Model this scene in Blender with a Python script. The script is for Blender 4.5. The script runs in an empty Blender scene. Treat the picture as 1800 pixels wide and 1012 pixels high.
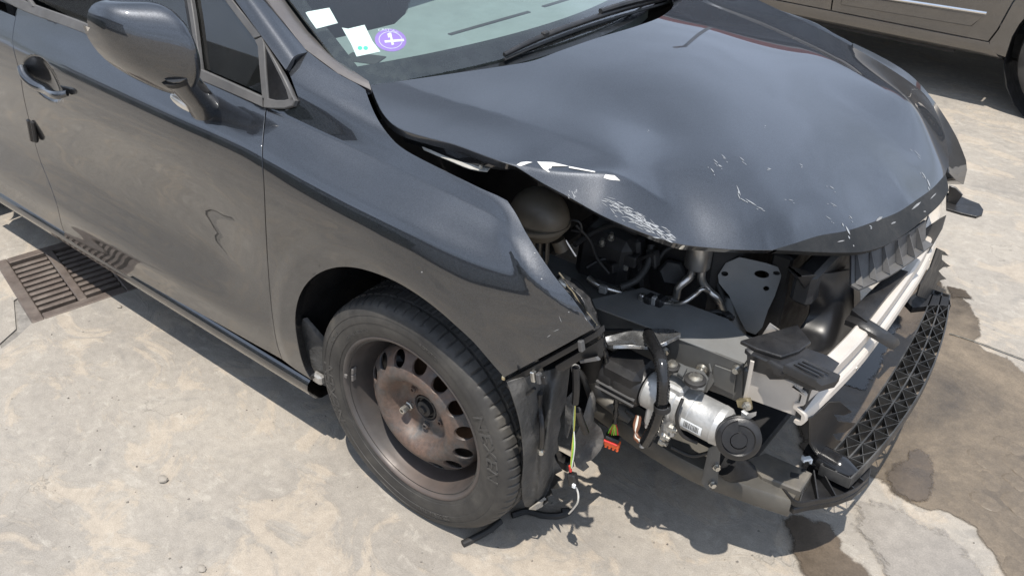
import bpy, bmesh, math, random
import numpy as np
from mathutils import Vector, Matrix
from mathutils.geometry import delaunay_2d_cdt
rad = math.radians
S = bpy.context.scene
COL = S.collection

# ---------------------------------------------------------------- camera, sky, sun, exposure
CAM = np.array([1.1614, -1.9435, 1.7226]); YAW, PITCH, ROLL, FPX = 2.233668, -0.580959, 0.017146, 1562.37
def cam_axes():
    cy, sy, cp, sp = math.cos(YAW), math.sin(YAW), math.cos(PITCH), math.sin(PITCH)
    f = np.array([cy*cp, sy*cp, sp]); r = np.array([sy, -cy, 0.]); u = np.cross(r, f)
    c, s = math.cos(ROLL), math.sin(ROLL)
    return c*r+s*u, -s*r+c*u, f
RX, UX, FX = cam_axes()
cam = bpy.data.cameras.new('camera'); camo = bpy.data.objects.new('camera', cam); COL.objects.link(camo)
cam.sensor_width = 36.0; cam.lens = FPX/1800*36.0; cam.clip_start = 0.05; cam.clip_end = 2000
M = Matrix.Identity(4)
for i in range(3):
    M[i][0], M[i][1], M[i][2], M[i][3] = RX[i], UX[i], -FX[i], CAM[i]
camo.matrix_world = M; S.camera = camo

W = bpy.data.worlds.new('World'); S.world = W; W.use_nodes = True
wn = W.node_tree.nodes; wl = W.node_tree.links
for n in list(wn): wn.remove(n)
sky = wn.new('ShaderNodeTexSky'); sky.sky_type = 'NISHITA'; sky.sun_disc = False
SUN_EL, SUN_DIR = rad(73.5), Vector((0.13, -0.26, 1.0)).normalized()
sky.sun_elevation = SUN_EL; sky.sun_rotation = rad(153)
sky.air_density = 2.0; sky.dust_density = 0.5; sky.ozone_density = 1.0
bg = wn.new('ShaderNodeBackground'); bg.inputs[1].default_value = 0.066
wo = wn.new('ShaderNodeOutputWorld')
hz = wn.new('ShaderNodeHueSaturation'); hz.inputs['Saturation'].default_value = .7
wl.new(sky.outputs[0], hz.inputs['Color']); 
# bright cloud layer added over the blue so hood and doors reflect more light
tc = wn.new('ShaderNodeTexCoord'); sx = wn.new('ShaderNodeSeparateXYZ'); wl.new(tc.outputs['Generated'], sx.inputs[0])
zp = wn.new('ShaderNodeMath'); zp.operation = 'ADD'; zp.inputs[1].default_value = .22; wl.new(sx.outputs['Z'], zp.inputs[0])
dv = wn.new('ShaderNodeVectorMath'); dv.operation = 'DIVIDE'; wl.new(tc.outputs['Generated'], dv.inputs[0])
cz = wn.new('ShaderNodeCombineXYZ')
for i_ in range(3): wl.new(zp.outputs[0], cz.inputs[i_])
wl.new(cz.outputs[0], dv.inputs[1])
cn_ = wn.new('ShaderNodeTexNoise'); cn_.inputs['Scale'].default_value = 1.15; cn_.inputs['Detail'].default_value = 7; cn_.inputs['Roughness'].default_value = .52; wl.new(dv.outputs[0], cn_.inputs['Vector'])
cr_ = wn.new('ShaderNodeValToRGB'); cr_.color_ramp.elements[0].position = .16; cr_.color_ramp.elements[1].position = .66; wl.new(cn_.outputs['Fac'], cr_.inputs[0])
cm = wn.new('ShaderNodeMix'); cm.data_type = 'RGBA'; cm.inputs[7].default_value = (13.6, 16.2, 21.0, 1)
wl.new(cr_.outputs[0], cm.inputs[0]); wl.new(hz.outputs[0], cm.inputs[6]); wl.new(cm.outputs[2], bg.inputs[0]); wl.new(bg.outputs[0], wo.inputs[0])
sun = bpy.data.lights.new('sun', 'SUN'); sun.energy = 5.0; sun.angle = rad(0.55); sun.color = (1.0, 0.94, 0.855)
suno = bpy.data.objects.new('sun', sun); COL.objects.link(suno); suno.location = (0, 0, 30)
suno.rotation_euler = SUN_DIR.to_track_quat('Z', 'Y').to_euler()
S.view_settings.view_transform = 'Standard'; S.view_settings.look = 'None'
S.view_settings.exposure = 0.12; S.view_settings.gamma = 1.0; S.view_settings.use_curve_mapping = False
S.cycles.max_bounces = 8; S.cycles.glossy_bounces = 4; S.cycles.diffuse_bounces = 3
S.cycles.transparent_max_bounces = 12; S.cycles.sample_clamp_indirect = 6.0
S.cycles.use_denoising = True

# ---------------------------------------------------------------- measuring helpers (picture measurements -> metres on known planes)
def ray(px, py):
    d = FX + ((px-900)*RX - (py-506)*UX)/FPX
    return d
def U(px, py, x=None, y=None, z=None):
    d = ray(px, py)
    i, v = (0, x) if x is not None else ((1, y) if y is not None else (2, z))
    return CAM + d*((v-CAM[i])/d[i])
def UP(px, py, pt, n):
    d = ray(px, py); n = np.asarray(n, float)
    return CAM + d*(((np.asarray(pt)-CAM)@n)/(d@n))
def PX(P):
    d = np.asarray(P)-CAM; zz = d@FX
    return np.stack([900+FPX*(d@RX)/zz, 506-FPX*(d@UX)/zz], -1)

# ---------------------------------------------------------------- splines and surfaces
def hbasis(kn, t):
    kn = np.asarray(kn, float); t = np.asarray(t, float); n = len(kn)
    T = np.zeros((n, n)); h = np.diff(kn)
    for i in range(n):
        if i == 0: T[0, 0], T[0, 1] = -1/h[0], 1/h[0]
        elif i == n-1: T[i, i-1], T[i, i] = -1/h[-1], 1/h[-1]
        else:
            a, b = h[i-1], h[i]; w = a/(a+b)
            T[i, i+1] += w/b; T[i, i] += -w/b + (1-w)/a; T[i, i-1] += -(1-w)/a
    k = np.clip(np.searchsorted(kn, t, 'right')-1, 0, n-2)
    hh = h[k]; s = (t-kn[k])/hh
    B = np.zeros((len(t), n)); r = np.arange(len(t))
    s0 = np.clip(s, 0, 1); e = s - s0
    h00 = 2*s0**3-3*s0**2+1; h10 = s0**3-2*s0**2+s0; h01 = -2*s0**3+3*s0**2; h11 = s0**3-s0**2
    B[r, k] += h00; B[r, k+1] += h01
    B += T[k]*(hh*h10)[:, None] + T[k+1]*(hh*h11)[:, None]
    ext = np.abs(e) > 0
    if ext.any():
        ke = np.where(e < 0, k, k+1)
        B += T[ke]*(e*hh)[:, None]
    return B
class Surf:
    def __init__(self, ctrl, post=None, nd=(160, 140), ext=0.03):
        self.c = np.asarray(ctrl, float); m, n, _ = self.c.shape; self.post = post
        du = np.linalg.norm(np.diff(self.c, axis=0), axis=2).mean(1); dv = np.linalg.norm(np.diff(self.c, axis=1), axis=2).mean(0)
        self.ku = np.r_[0, np.cumsum(du)]; self.kv = np.r_[0, np.cumsum(dv)]
        self.gu = np.linspace(-ext, self.ku[-1]+ext, nd[0]); self.gv = np.linspace(-ext, self.kv[-1]+ext, nd[1])
        uu, vv = np.meshgrid(self.gu, self.gv, indexing='ij')
        self.guv = np.stack([uu.ravel(), vv.ravel()], 1)
        self.gpx = PX(self.P(self.guv))
    def P(self, uv):
        uv = np.asarray(uv, float).reshape(-1, 2)
        p = np.einsum('km,kn,mnc->kc', hbasis(self.ku, uv[:, 0]), hbasis(self.kv, uv[:, 1]), self.c, optimize=True)
        return self.post(p) if self.post else p
    def N(self, uv, h=0.003):
        a = self.P(uv+[h, 0])-self.P(uv-[h, 0]); b = self.P(uv+[0, h])-self.P(uv-[0, h])
        n = np.cross(a, b); n /= np.linalg.norm(n, axis=1)[:, None]
        s = np.sign(np.einsum('kc,kc->k', n, CAM-self.P(uv)).mean())
        self.flip = s
        return n
    def hit(self, px):
        px = np.asarray(px, float); out = []
        for q in px:
            i = ((self.gpx-q)**2).sum(1).argmin(); out.append(self.guv[i])
        uv = np.array(out); h = 1e-4
        for _ in range(12):
            f = PX(self.P(uv)); a = (PX(self.P(uv+[h, 0]))-f)/h; b = (PX(self.P(uv+[0, h]))-f)/h
            r = px-f; det = a[:, 0]*b[:, 1]-a[:, 1]*b[:, 0]; det = np.where(np.abs(det) < 1e-3, 1e-3, det)
            du = (r[:, 0]*b[:, 1]-r[:, 1]*b[:, 0])/det; dv = (a[:, 0]*r[:, 1]-a[:, 1]*r[:, 0])/det
            st = np.stack([du, dv], 1); l = np.linalg.norm(st, axis=1); st *= np.minimum(1, 0.05/np.maximum(l, 1e-9))[:, None]
            uv = uv+st
        return uv
    def at(self, px, off=0.0):
        uv = self.hit([px]); p = self.P(uv)[0]
        if off: n = self.N(uv)[0]*self.side; p = p+n*off
        return p
    @property
    def side(self):
        m = np.array([[self.ku[-1]/2, self.kv[-1]/2]])
        return np.sign(self.N(m)[0]@(CAM-self.P(m)[0]))
def dense(pts, step=8.0, closed=True):
    """smooth closed outline; a third entry 1 marks a corner"""
    P = [np.array(p[:2], float) for p in pts]; C = [len(p) > 2 and p[2] == 1 for p in pts]; n = len(P); out = []
    for i in range(n if closed else n-1):
        a, b = P[i], P[(i+1) % n]
        p0 = P[i-1] if (not C[i] and (closed or i > 0)) else 2*a-b
        p3 = P[(i+2) % n] if (not C[(i+1) % n] and (closed or i+2 < n)) else 2*b-a
        k = max(1, int(np.linalg.norm(b-a)/step))
        d1 = max(np.linalg.norm(a-p0), 1e-6)**.5; d2 = max(np.linalg.norm(b-a), 1e-6)**.5; d3 = max(np.linalg.norm(p3-b), 1e-6)**.5
        m1 = (b-a) + d2*((a-p0)/d1-(b-p0)/(d1+d2)); m2 = (b-a) + d2*((p3-b)/d3-(p3-a)/(d2+d3))
        for j in range(k):
            t = j/k
            out.append((2*t**3-3*t**2+1)*a+(t**3-2*t**2+t)*m1+(-2*t**3+3*t**2)*b+(t**3-t**2)*m2)
    if not closed: out.append(P[-1])
    return np.array(out)
def crv(pts, n=8):
    """Catmull-Rom through 3-D points"""
    P = np.asarray(pts, float)
    if len(P) < 3: return P
    L = np.r_[0, np.cumsum(np.linalg.norm(np.diff(P, axis=0), axis=1)**.6)]
    t = np.concatenate([np.linspace(L[i], L[i+1], n, endpoint=False) for i in range(len(P)-1)]+[[L[-1]]])
    return hbasis(L, t)@P

# ---------------------------------------------------------------- object helpers
def link(name, me, mat=None, parent=None, **props):
    o = bpy.data.objects.new(name, me); COL.objects.link(o)
    if mat is not None and me is not None:
        for m in (mat if isinstance(mat, (list, tuple)) else [mat]): me.materials.append(m)
    if parent is not None: o.parent = parent
    for k, v in props.items(): o[k] = v
    return o
def raw(name, v, f, mat, parent=None, smooth=True, normals=None, sharp=None, midx=None, **props):
    me = bpy.data.meshes.new(name)
    me.from_pydata([tuple(map(float, p)) for p in v], [], [tuple(map(int, q)) for q in f]); me.update()
    if smooth: me.polygons.foreach_set('use_smooth', [True]*len(me.polygons))
    if midx is not None: me.polygons.foreach_set('material_index', midx)
    if sharp is not None and smooth: me.set_sharp_from_angle(angle=rad(sharp))
    if normals is not None: me.normals_split_custom_set([tuple(map(float, n)) for n in normals])
    return link(name, me, mat, parent, **props)
def thing(name, label, cat, loc=(0, 0, 0), group=None):
    o = bpy.data.objects.new(name, None); COL.objects.link(o); o.location = loc; o.empty_display_size = 0.2
    o['label'] = label; o['category'] = cat
    if group: o['group'] = group
    return o
class MB:
    """gathers simple solids into one mesh"""
    def __init__(s): s.v = []; s.f = []
    def add(s, v, f):
        k = len(s.v); s.v += [tuple(map(float, p)) for p in v]; s.f += [tuple(int(i)+k for i in q) for q in f]; return s
    def tube(s, pts, r, seg=10, cap=True, n=6, smooth=True):
        P = crv(pts, n) if smooth else np.asarray(pts, float)
        m = len(P); R_ = np.full(m, r, float) if np.isscalar(r) else np.interp(np.linspace(0, 1, m), np.linspace(0, 1, len(r)), r)
        T = np.gradient(P, axis=0); T /= np.linalg.norm(T, axis=1)[:, None]+1e-12
        a = np.array([0, 0, 1.]) if abs(T[0][2]) < .9 else np.array([1., 0, 0])
        n0 = np.cross(T[0], a); n0 /= np.linalg.norm(n0); V = []
        for i in range(m):
            n0 = n0-T[i]*(n0@T[i]); n0 /= np.linalg.norm(n0); b = np.cross(T[i], n0)
            for j in range(seg):
                th = 2*math.pi*j/seg; V.append(P[i]+R_[i]*(math.cos(th)*n0+math.sin(th)*b))
        F = [(i*seg+j, i*seg+(j+1) % seg, (i+1)*seg+(j+1) % seg, (i+1)*seg+j) for i in range(m-1) for j in range(seg)]
        if cap: F += [tuple(range(seg))[::-1], tuple((m-1)*seg+j for j in range(seg))]
        return s.add(V, F)
    def lathe(s, prof, c, axis, seg=32, closed=False, start=0.0, arc=2*math.pi):
        """prof: (radius, distance along axis)"""
        ax = np.asarray(axis, float); ax /= np.linalg.norm(ax); c = np.asarray(c, float)
        a = np.cross(ax, [0, 0, 1.] if abs(ax[2]) < .9 else [1., 0, 0]); a /= np.linalg.norm(a); b = np.cross(ax, a)
        full = abs(arc-2*math.pi) < 1e-6; ns = seg if full else seg+1; m = len(prof); V = []
        for j in range(ns):
            th = start+arc*j/seg; d = math.cos(th)*a+math.sin(th)*b
            for r, h in prof: V.append(c+r*d+h*ax)
        F = []
        for j in range(seg):
            j2 = (j+1) % ns
            for i in range(m-1 if not closed else m):
                i2 = (i+1) % m
                F.append((j*m+i, j*m+i2, j2*m+i2, j2*m+i))
        return s.add(V, F)
    def box(s, c, size, X=(1, 0, 0), Y=(0, 1, 0), Z=None, bev=0.0, taper=1.0):
        X = np.asarray(X, float); X = X/np.linalg.norm(X); Y = np.asarray(Y, float); Y = Y-X*(X@Y); Y /= np.linalg.norm(Y); Zv = np.cross(X, Y)
        hx, hy, hz = np.asarray(size)/2; b = min(bev, hx*.9, hy*.9, hz*.9); V = []; F = []; c = np.asarray(c, float)
        if b <= 0:
            for z in (-hz, hz):
                k = taper if z > 0 else 1
                for x, y in ((-hx, -hy), (hx, -hy), (hx, hy), (-hx, hy)): V.append(c+X*x*k+Y*y*k+Zv*z)
            F = [(3, 2, 1, 0), (4, 5, 6, 7)]+[(i, (i+1) % 4, 4+(i+1) % 4, 4+i) for i in range(4)]
        else:
            def ring(x, y, z):
                return [c+X*p+Y*q+Zv*z for p, q in ((-x+b, -y), (x-b, -y), (x, -y+b), (x, y-b), (x-b, y), (-x+b, y), (-x, y-b), (-x, -y+b))]
            def inn(x, y, z):
                return [c+X*p+Y*q+Zv*z for p, q in ((-x+b, -y+b), (x-b, -y+b), (x-b, -y+b), (x-b, y-b), (x-b, y-b), (-x+b, y-b), (-x+b, y-b), (-x+b, -y+b))]
            k = taper
            rows = [inn(hx, hy, -hz), ring(hx, hy, -hz+b), ring(hx*k, hy*k, hz-b), inn(hx*k, hy*k, hz)]
            for r_ in rows: V += r_
            for i in range(3):
                for j in range(8): F.append((i*8+j, i*8+(j+1) % 8, (i+1)*8+(j+1) % 8, (i+1)*8+j))
            F += [(0+7, 5, 3, 1), (24+1, 24+3, 24+5, 24+7)]
        return s.add(V, F)
    def prism(s, poly, vec, bev=0.0):
        """planar outline pushed along vec; optional small chamfer on the outline's far and near rims"""
        P = np.asarray(poly, float); n = len(P); vec = np.asarray(vec, float); L = np.linalg.norm(vec); d = vec/L
        if bev <= 0: rows = [P, P+vec]
        else:
            cen = P.mean(0); I = []
            for i in range(n):
                e1 = P[i]-P[i-1]; e2 = P[(i+1) % n]-P[i]
                t1 = e1/(np.linalg.norm(e1)+1e-9); t2 = e2/(np.linalg.norm(e2)+1e-9)
                q = np.cross(d, t1)+np.cross(d, t2); l = np.linalg.norm(q); q = q/l if l > 1e-6 else q
                I.append(q*bev)
            I = np.array(I)
            area = sum(np.cross(P[i]-cen, P[(i+1) % n]-cen)@d for i in range(n))
            if area < 0: I = -I
            rows = [P+I, P+d*bev, P+vec-d*bev, P+vec+I]
        V = np.concatenate(rows); F = []
        m = len(rows)
        for i in range(m-1):
            for j in range(n): F.append((i*n+j, i*n+(j+1) % n, (i+1)*n+(j+1) % n, (i+1)*n+j))
        def cap(off, P_):
            nrm = np.zeros(3)
            for i in range(n): nrm += np.cross(P_[i]-P_[0], P_[(i+1) % n]-P_[0])
            nrm /= np.linalg.norm(nrm)+1e-12; a = P_[1]-P_[0]; a /= np.linalg.norm(a)+1e-12; b = np.cross(nrm, a)
            pts = [Vector((float((p-P_[0])@a), float((p-P_[0])@b))) for p in P_]
            r_ = delaunay_2d_cdt(pts, [], [list(range(n))], 1, 1e-7)
            if len(r_[0]) == n:
                idx = [o_[0] for o_ in r_[3]]
                return [tuple(off+idx[k] for k in f) for f in r_[2]]
            return [tuple(off+k for k in range(n))]
        F += [f[::-1] for f in cap(0, rows[0])]+cap((m-1)*n, rows[-1])
        return s.add(V, F)
    def sphere(s, c, r, seg=14, rings=9):
        r = np.broadcast_to(np.asarray(r, float), (3,)); c = np.asarray(c, float); V = []; F = []
        for i in range(rings+1):
            ph = math.pi*i/rings
            for j in range(seg):
                th = 2*math.pi*j/seg; V.append(c+r*[math.sin(ph)*math.cos(th), math.sin(ph)*math.sin(th), math.cos(ph)])
        F = [(i*seg+j, (i+1)*seg+j, (i+1)*seg+(j+1) % seg, i*seg+(j+1) % seg) for i in range(rings) for j in range(seg)]
        return s.add(V, F)
    def obj(s, name, mat, parent=None, sharp=35, fix=True, **props):
        me = bpy.data.meshes.new(name); me.from_pydata(s.v, [], s.f)
        if fix:
            bm = bmesh.new(); bm.from_mesh(me); bmesh.ops.remove_doubles(bm, verts=bm.verts, dist=1e-6)
            bmesh.ops.recalc_face_normals(bm, faces=bm.faces); bm.to_mesh(me); bm.free()
        me.update()
        me.polygons.foreach_set('use_smooth', [True]*len(me.polygons)); me.set_sharp_from_angle(angle=rad(sharp))
        return link(name, me, mat, parent, **props)

def inset2d(P, g):
    n = len(P); A = 0.5*sum(P[i][0]*P[(i+1) % n][1]-P[(i+1) % n][0]*P[i][1] for i in range(n)); s = 1 if A > 0 else -1
    out = []
    for i in range(n):
        t = P[(i+1) % n]-P[i-1]; t = t/(np.linalg.norm(t)+1e-12); out.append(P[i]+s*g*np.array([-t[1], t[0]]))
    return np.array(out)
def panel(name, surf, outline, mat, parent, step=0.014, gap=0.002, depth=0.014, refine=(), uvout=False, roll=0.0015, **props):
    """sheet cut from a surface by an outline measured in the picture, with a turned edge of real depth"""
    uvb = outline if uvout else surf.hit(dense(outline))
    if gap: uvb = inset2d(uvb, gap)
    n = len(uvb); lo, hi = uvb.min(0), uvb.max(0)
    def inside(q, poly):
        x, y = q[:, 0], q[:, 1]; c = np.zeros(len(q), bool)
        for i in range(len(poly)):
            (x1, y1), (x2, y2) = poly[i-1], poly[i]
            if y1 == y2: continue
            m_ = ((y1 > y) != (y2 > y)) & (x < (x2-x1)*(y-y1)/(y2-y1)+x1); c ^= m_
        return c
    gx, gy = np.meshgrid(np.arange(lo[0], hi[0], step), np.arange(lo[1], hi[1], step*.86))
    gx = gx+(np.arange(gx.shape[0]) % 2)[:, None]*step*.5
    G = np.stack([gx.ravel(), gy.ravel()], 1); G = G[inside(G, uvb)]
    for (rc, rr, rst) in refine:
        ax_, ay_ = np.meshgrid(np.arange(-rr, rr, rst), np.arange(-rr, rr, rst)); Rf = np.stack([ax_.ravel(), ay_.ravel()], 1)+rc
        G = np.vstack([G[((G-rc)**2).sum(1) > (rr*1.02)**2], Rf[((Rf-rc)**2).sum(1) < rr**2]])
    seg = uvb; dmin = np.full(len(G), 9.)
    for p in seg: dmin = np.minimum(dmin, ((G-p)**2).sum(1))
    G = G[dmin > (step*.45)**2]
    pts = [Vector((float(a), float(b))) for a, b in np.vstack([uvb, G])]
    r = delaunay_2d_cdt(pts, [], [list(range(n))], 1, 1e-6)
    V2 = np.array([tuple(v) for v in r[0]]); F = [tuple(f) for f in r[2]]
    P = surf.P(V2); Nn = surf.N(V2)*surf.side
    orig = r[3]; loop = [None]*n
    for i, o_ in enumerate(orig):
        for k in o_:
            if k < n: loop[k] = i
    loop = [l for l in loop if l is not None]; loop = [l for i, l in enumerate(loop) if l != loop[i-1]]
    a = [P[f[1]]-P[f[0]] for f in F[:50]]
    sgn = sum(np.cross(P[f[1]]-P[f[0]], P[f[2]]-P[f[0]])@Nn[f[0]] for f in F)
    if sgn < 0: F = [f[::-1] for f in F]
    base = len(P); m = len(loop); L = P[loop]; LN = Nn[loop]
    T = np.roll(L, -1, 0)-np.roll(L, 1, 0); T /= np.linalg.norm(T, axis=1)[:, None]+1e-12
    O = np.cross(T, LN); cen = np.cross(L-L.mean(0), T)
    A2 = 0.5*sum(V2[loop[i]][0]*V2[loop[(i+1) % m]][1]-V2[loop[(i+1) % m]][0]*V2[loop[i]][1] for i in range(m))
    # outward: away from sheet; test with orientation of the surface
    un, vn = surf.P(V2[loop[:1]]+[1e-3, 0])-L[:1], surf.P(V2[loop[:1]]+[0, 1e-3])-L[:1]
    orient = np.sign(np.cross(un[0], vn[0])@LN[0])*np.sign(A2); O = O*orient
    r2 = L+O*roll*.7-LN*roll; r3 = L+O*roll*.7-LN*depth
    verts = np.vstack([P, r2, r3]); Nall = np.vstack([Nn, O, O])
    Fl = []
    for i in range(m):
        j = (i+1) % m
        Fl.append((loop[i], loop[j], base+j, base+i)); Fl.append((base+i, base+j, base+m+j, base+m+i))
    if orient < 0: pass
    q = Fl[0]; 
    Fl2 = []
    for f in Fl:
        nn = np.cross(verts[f[1]]-verts[f[0]], verts[f[2]]-verts[f[0]])
        Fl2.append(f if nn@Nall[f[2]] >= 0 else f[::-1])
    F = F+Fl2
    nl = [Nall[i] for f in F for i in f]
    return raw(name, verts, F, mat, parent, normals=nl, **props)
# ---------------------------------------------------------------- materials
def nt(name):
    m = bpy.data.materials.new(name); m.use_nodes = True; t = m.node_tree
    b = t.nodes['Principled BSDF']
    return m, t, b
def nd(t, typ, **kw):
    n = t.nodes.new(typ)
    for k, v in kw.items():
        if k.startswith('_'): n.inputs[int(k[1:])].default_value = v
        else: setattr(n, k, v)
    return n
def lk(t, a, b): t.links.new(a, b)
def coords(t): return nd(t, 'ShaderNodeTexCoord').outputs['Object']
def noise(t, scale, detail=4, rough=.55, co=None, dist=0.0):
    n = nd(t, 'ShaderNodeTexNoise'); n.inputs['Scale'].default_value = scale; n.inputs['Detail'].default_value = detail
    n.inputs['Roughness'].default_value = rough; n.inputs['Distortion'].default_value = dist
    lk(t, co if co is not None else coords(t), n.inputs['Vector']); return n.outputs['Fac']
def ramp(t, fac, stops):
    r = nd(t, 'ShaderNodeValToRGB'); e = r.color_ramp.elements
    while len(e) < len(stops): e.new(.5)
    for el, (p, c) in zip(e, stops):
        el.position = p; el.color = (*c, 1) if isinstance(c, (tuple, list)) else (c, c, c, 1)
    lk(t, fac, r.inputs[0]); return r.outputs[0]
def mix(t, fac, a, b, typ='MIX'):
    n = nd(t, 'ShaderNodeMix', data_type='RGBA', blend_type=typ)
    for s, v in ((n.inputs[0], fac), (n.inputs[6], a), (n.inputs[7], b)):
        if hasattr(v, 'is_output'): lk(t, v, s)
        else: s.default_value = v if not isinstance(v, tuple) else ((*v, 1) if len(v) == 3 else v)
    return n.outputs[2]
def math_(t, op, a, b=0.0):
    n = nd(t, 'ShaderNodeMath', operation=op)
    for s, v in zip(n.inputs, (a, b)):
        if hasattr(v, 'is_output'): lk(t, v, s)
        else: s.default_value = v
    return n.outputs[0]
def bump(t, b, h, strength=.3, dist=.01, inp='Normal'):
    n = nd(t, 'ShaderNodeBump'); n.inputs['Strength'].default_value = strength; n.inputs['Distance'].default_value = dist
    lk(t, h, n.inputs['Height']); lk(t, n.outputs[0], b.inputs[inp]); return n
def simple(name, col, rough=.5, metal=0., var=.25, vs=14., rv=.15, bs=0., bd=.002, bscale=60., spec=.5, dust=0., dustcol=(.30, .27, .23)):
    m, t, b = nt(name); co = coords(t)
    n1 = noise(t, vs, 5, .6, co)
    c0 = tuple(c*(1-var) for c in col); c1 = tuple(min(1, c*(1+var)) for c in col)
    c = ramp(t, n1, [(.3, c0), (.7, c1)])
    if dust > 0:
        n2 = noise(t, vs*.45, 6, .65, co); f = ramp(t, n2, [(.45, 0.), (.75, dust)]); c = mix(t, f, c, dustcol)
    lk(t, c, b.inputs['Base Color'])
    n3 = noise(t, vs*2.2, 4, .6, co)
    lk(t, ramp(t, n3, [(.25, max(.02, rough-rv)), (.75, min(1, rough+rv))]), b.inputs['Roughness'])
    b.inputs['Metallic'].default_value = metal; b.inputs['Specular IOR Level'].default_value = spec
    if bs > 0: bump(t, b, noise(t, bscale, 5, .6, co), bs, bd)
    return m
def paint(name, base=(.034, .037, .043), metal=.9, rough=.42, coat=1.0, flake=True, scuff=None, dust=.035):
    m, t, b = nt(name); co = coords(t)
    b.inputs['Metallic'].default_value = metal; b.inputs['Roughness'].default_value = rough
    b.inputs['Coat Weight'].default_value = coat; b.inputs['Coat Roughness'].default_value = .018; b.inputs['Coat IOR'].default_value = 1.8
    c = base
    if flake:
        v = nd(t, 'ShaderNodeTexVoronoi'); v.inputs['Scale'].default_value = 1500; lk(t, co, v.inputs['Vector'])
        c = mix(t, ramp(t, v.outputs['Color'], [(.2, .0), (.95, 1.)]), tuple(x*.62 for x in base), tuple(x*1.7 for x in base))
    d = noise(t, 3.0, 8, .7, co); d2 = noise(t, 55, 5, .7, co)
    f = math_(t, 'MULTIPLY', ramp(t, d, [(.35, 0.), (.75, dust)]), ramp(t, d2, [(.3, .3), (.7, 1.)]))
    c = mix(t, f, c, (.34, .31, .27)); lk(t, c, b.inputs['Base Color'])
    lk(t, ramp(t, noise(t, 9, 6, .7, co), [(.3, .004), (.8, .02)]), b.inputs['Coat Roughness'])
    return m
PAINT = paint('grey metallic paint')
PAINT_DUSTY = paint('grey metallic paint dusty low', dust=.35)
PAINT_SCUFF = paint('scuffed grey paint', base=(.010, .011, .012), metal=.0, rough=.6, coat=.0, dust=.12)
PAINT_SCUFF.node_tree.nodes['Principled BSDF'].inputs['Specular IOR Level'].default_value = .25
SATINB = simple('satin black plastic', (.012, .012, .013), .36, var=.2, vs=5, rv=.05, dust=.12, dustcol=(.06, .06, .06))
PRIMER = simple('bare white primer', (.66, .65, .62), .5, var=.22, vs=60, dust=.4, dustcol=(.3, .3, .3))
BLACK = simple('black plastic', (.013, .013, .014), .40, var=.3, dust=.22, dustcol=(.13, .12, .11), bs=.25, bscale=220)
BLACKM = simple('matt black plastic', (.010, .010, .011), .55, var=.3, dust=.18, dustcol=(.10, .09, .08), bs=.3, bscale=160)
GLOSSB = simple('gloss black plastic', (.012, .012, .013), .16, var=.2, dust=.18, dustcol=(.1, .1, .1))
TRIM = simple('faded grey rubber trim', (.085, .083, .082), .55, var=.18, vs=20, dust=.3, dustcol=(.17, .16, .15), bs=.15, bscale=260)
RUBBER = simple('dark rubber', (.02, .02, .02), .6, var=.3, dust=.2, dustcol=(.09, .08, .07))
DARK = simple('dark underbody', (.014, .014, .015), .75, var=.3, dust=.3, dustcol=(.05, .045, .04))
ENGD = simple('engine bay dark parts', (.018, .018, .019), .5, var=.4, dust=.4, dustcol=(.07, .063, .055))
STEELG = simple('grey primed steel', (.20, .205, .205), .5, .15, var=.15, vs=10, dust=.5, dustcol=(.22, .20, .175), bs=.1)
RAILG = simple('dark grey painted steel rail', (.105, .108, .108), .42, .2, var=.18, vs=12, dust=.4, dustcol=(.2, .185, .16))
BEAMW = simple('pale painted beam', (.55, .505, .45), .42, .1, var=.08, vs=9, dust=.35, dustcol=(.40, .35, .30))
ALU = simple('cast aluminium', (.50, .50, .49), .48, .6, var=.25, vs=22, rv=.12, bs=.35, bd=.002, bscale=140, dust=.3, dustcol=(.42, .40, .37))
PIPE = simple('bright pipe metal', (.55, .53, .50), .30, .95, var=.1, vs=12, rv=.06, dust=.12, dustcol=(.25, .22, .19))
ZINC = simple('zinc bolt', (.55, .53, .48), .35, .9, var=.2, vs=60)
BRASSY = simple('yellow zinc', (.55, .47, .30), .35, .85, var=.2, vs=60)
CHROME = simple('bright chrome', (.75, .75, .75), .12, 1., var=.05)
RUST = None
FRIT = simple('black glass border', (.010, .011, .012), .25, var=0., dust=0)
RIBM = simple('dusty black truss plastic', (.036, .036, .036), .42, var=.3, vs=20, dust=.6, dustcol=(.16, .155, .147), bs=.2, bscale=200)
RESV = simple('yellowed translucent tank plastic', (.080, .067, .050), .5, var=.2, vs=20, dust=.4, dustcol=(.16, .14, .11))
PAPER = simple('white paper', (.80, .82, .82), .6, var=.03)
PURPLE = simple('violet sticker', (.33, .17, .55), .5, var=.06)
STWHITE = simple('sticker white print', (.80, .76, .84), .5, var=.03)
GREENDOT = simple('green dot print', (.05, .52, .38), .5, var=.05)
PALEGREEN = simple('pale green print', (.55, .66, .58), .5, var=.2, vs=200)
ORANGE = simple('orange connector plastic', (.85, .13, .03), .4, var=.15)
WGREEN = simple('green wire', (.25, .62, .05), .4); WRED = simple('red wire', (.62, .05, .04), .4)
WWHITE = simple('white wire', (.7, .68, .62), .4); WYEL = simple('yellow wire', (.62, .55, .12), .4); WBROWN = simple('brown wire', (.16, .07, .04), .4)
LINERM = simple('torn dusty liner plastic', (.06, .059, .057), .62, var=.3, vs=9, dust=.75, dustcol=(.36, .34, .31), bs=.8, bd=.009, bscale=26)
DASHM = simple('grey green dashboard plastic', (.25, .29, .285), .6, var=.08, bs=.2, bscale=400)
SEATM = simple('dark seat cloth', (.04, .04, .042), .8, var=.2)
IVORY = simple('pale label plastic', (.72, .71, .66), .45, var=.05)
INK_DARK = simple('black ink and hole dark', (.02, .02, .02), .6, var=.1)
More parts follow.
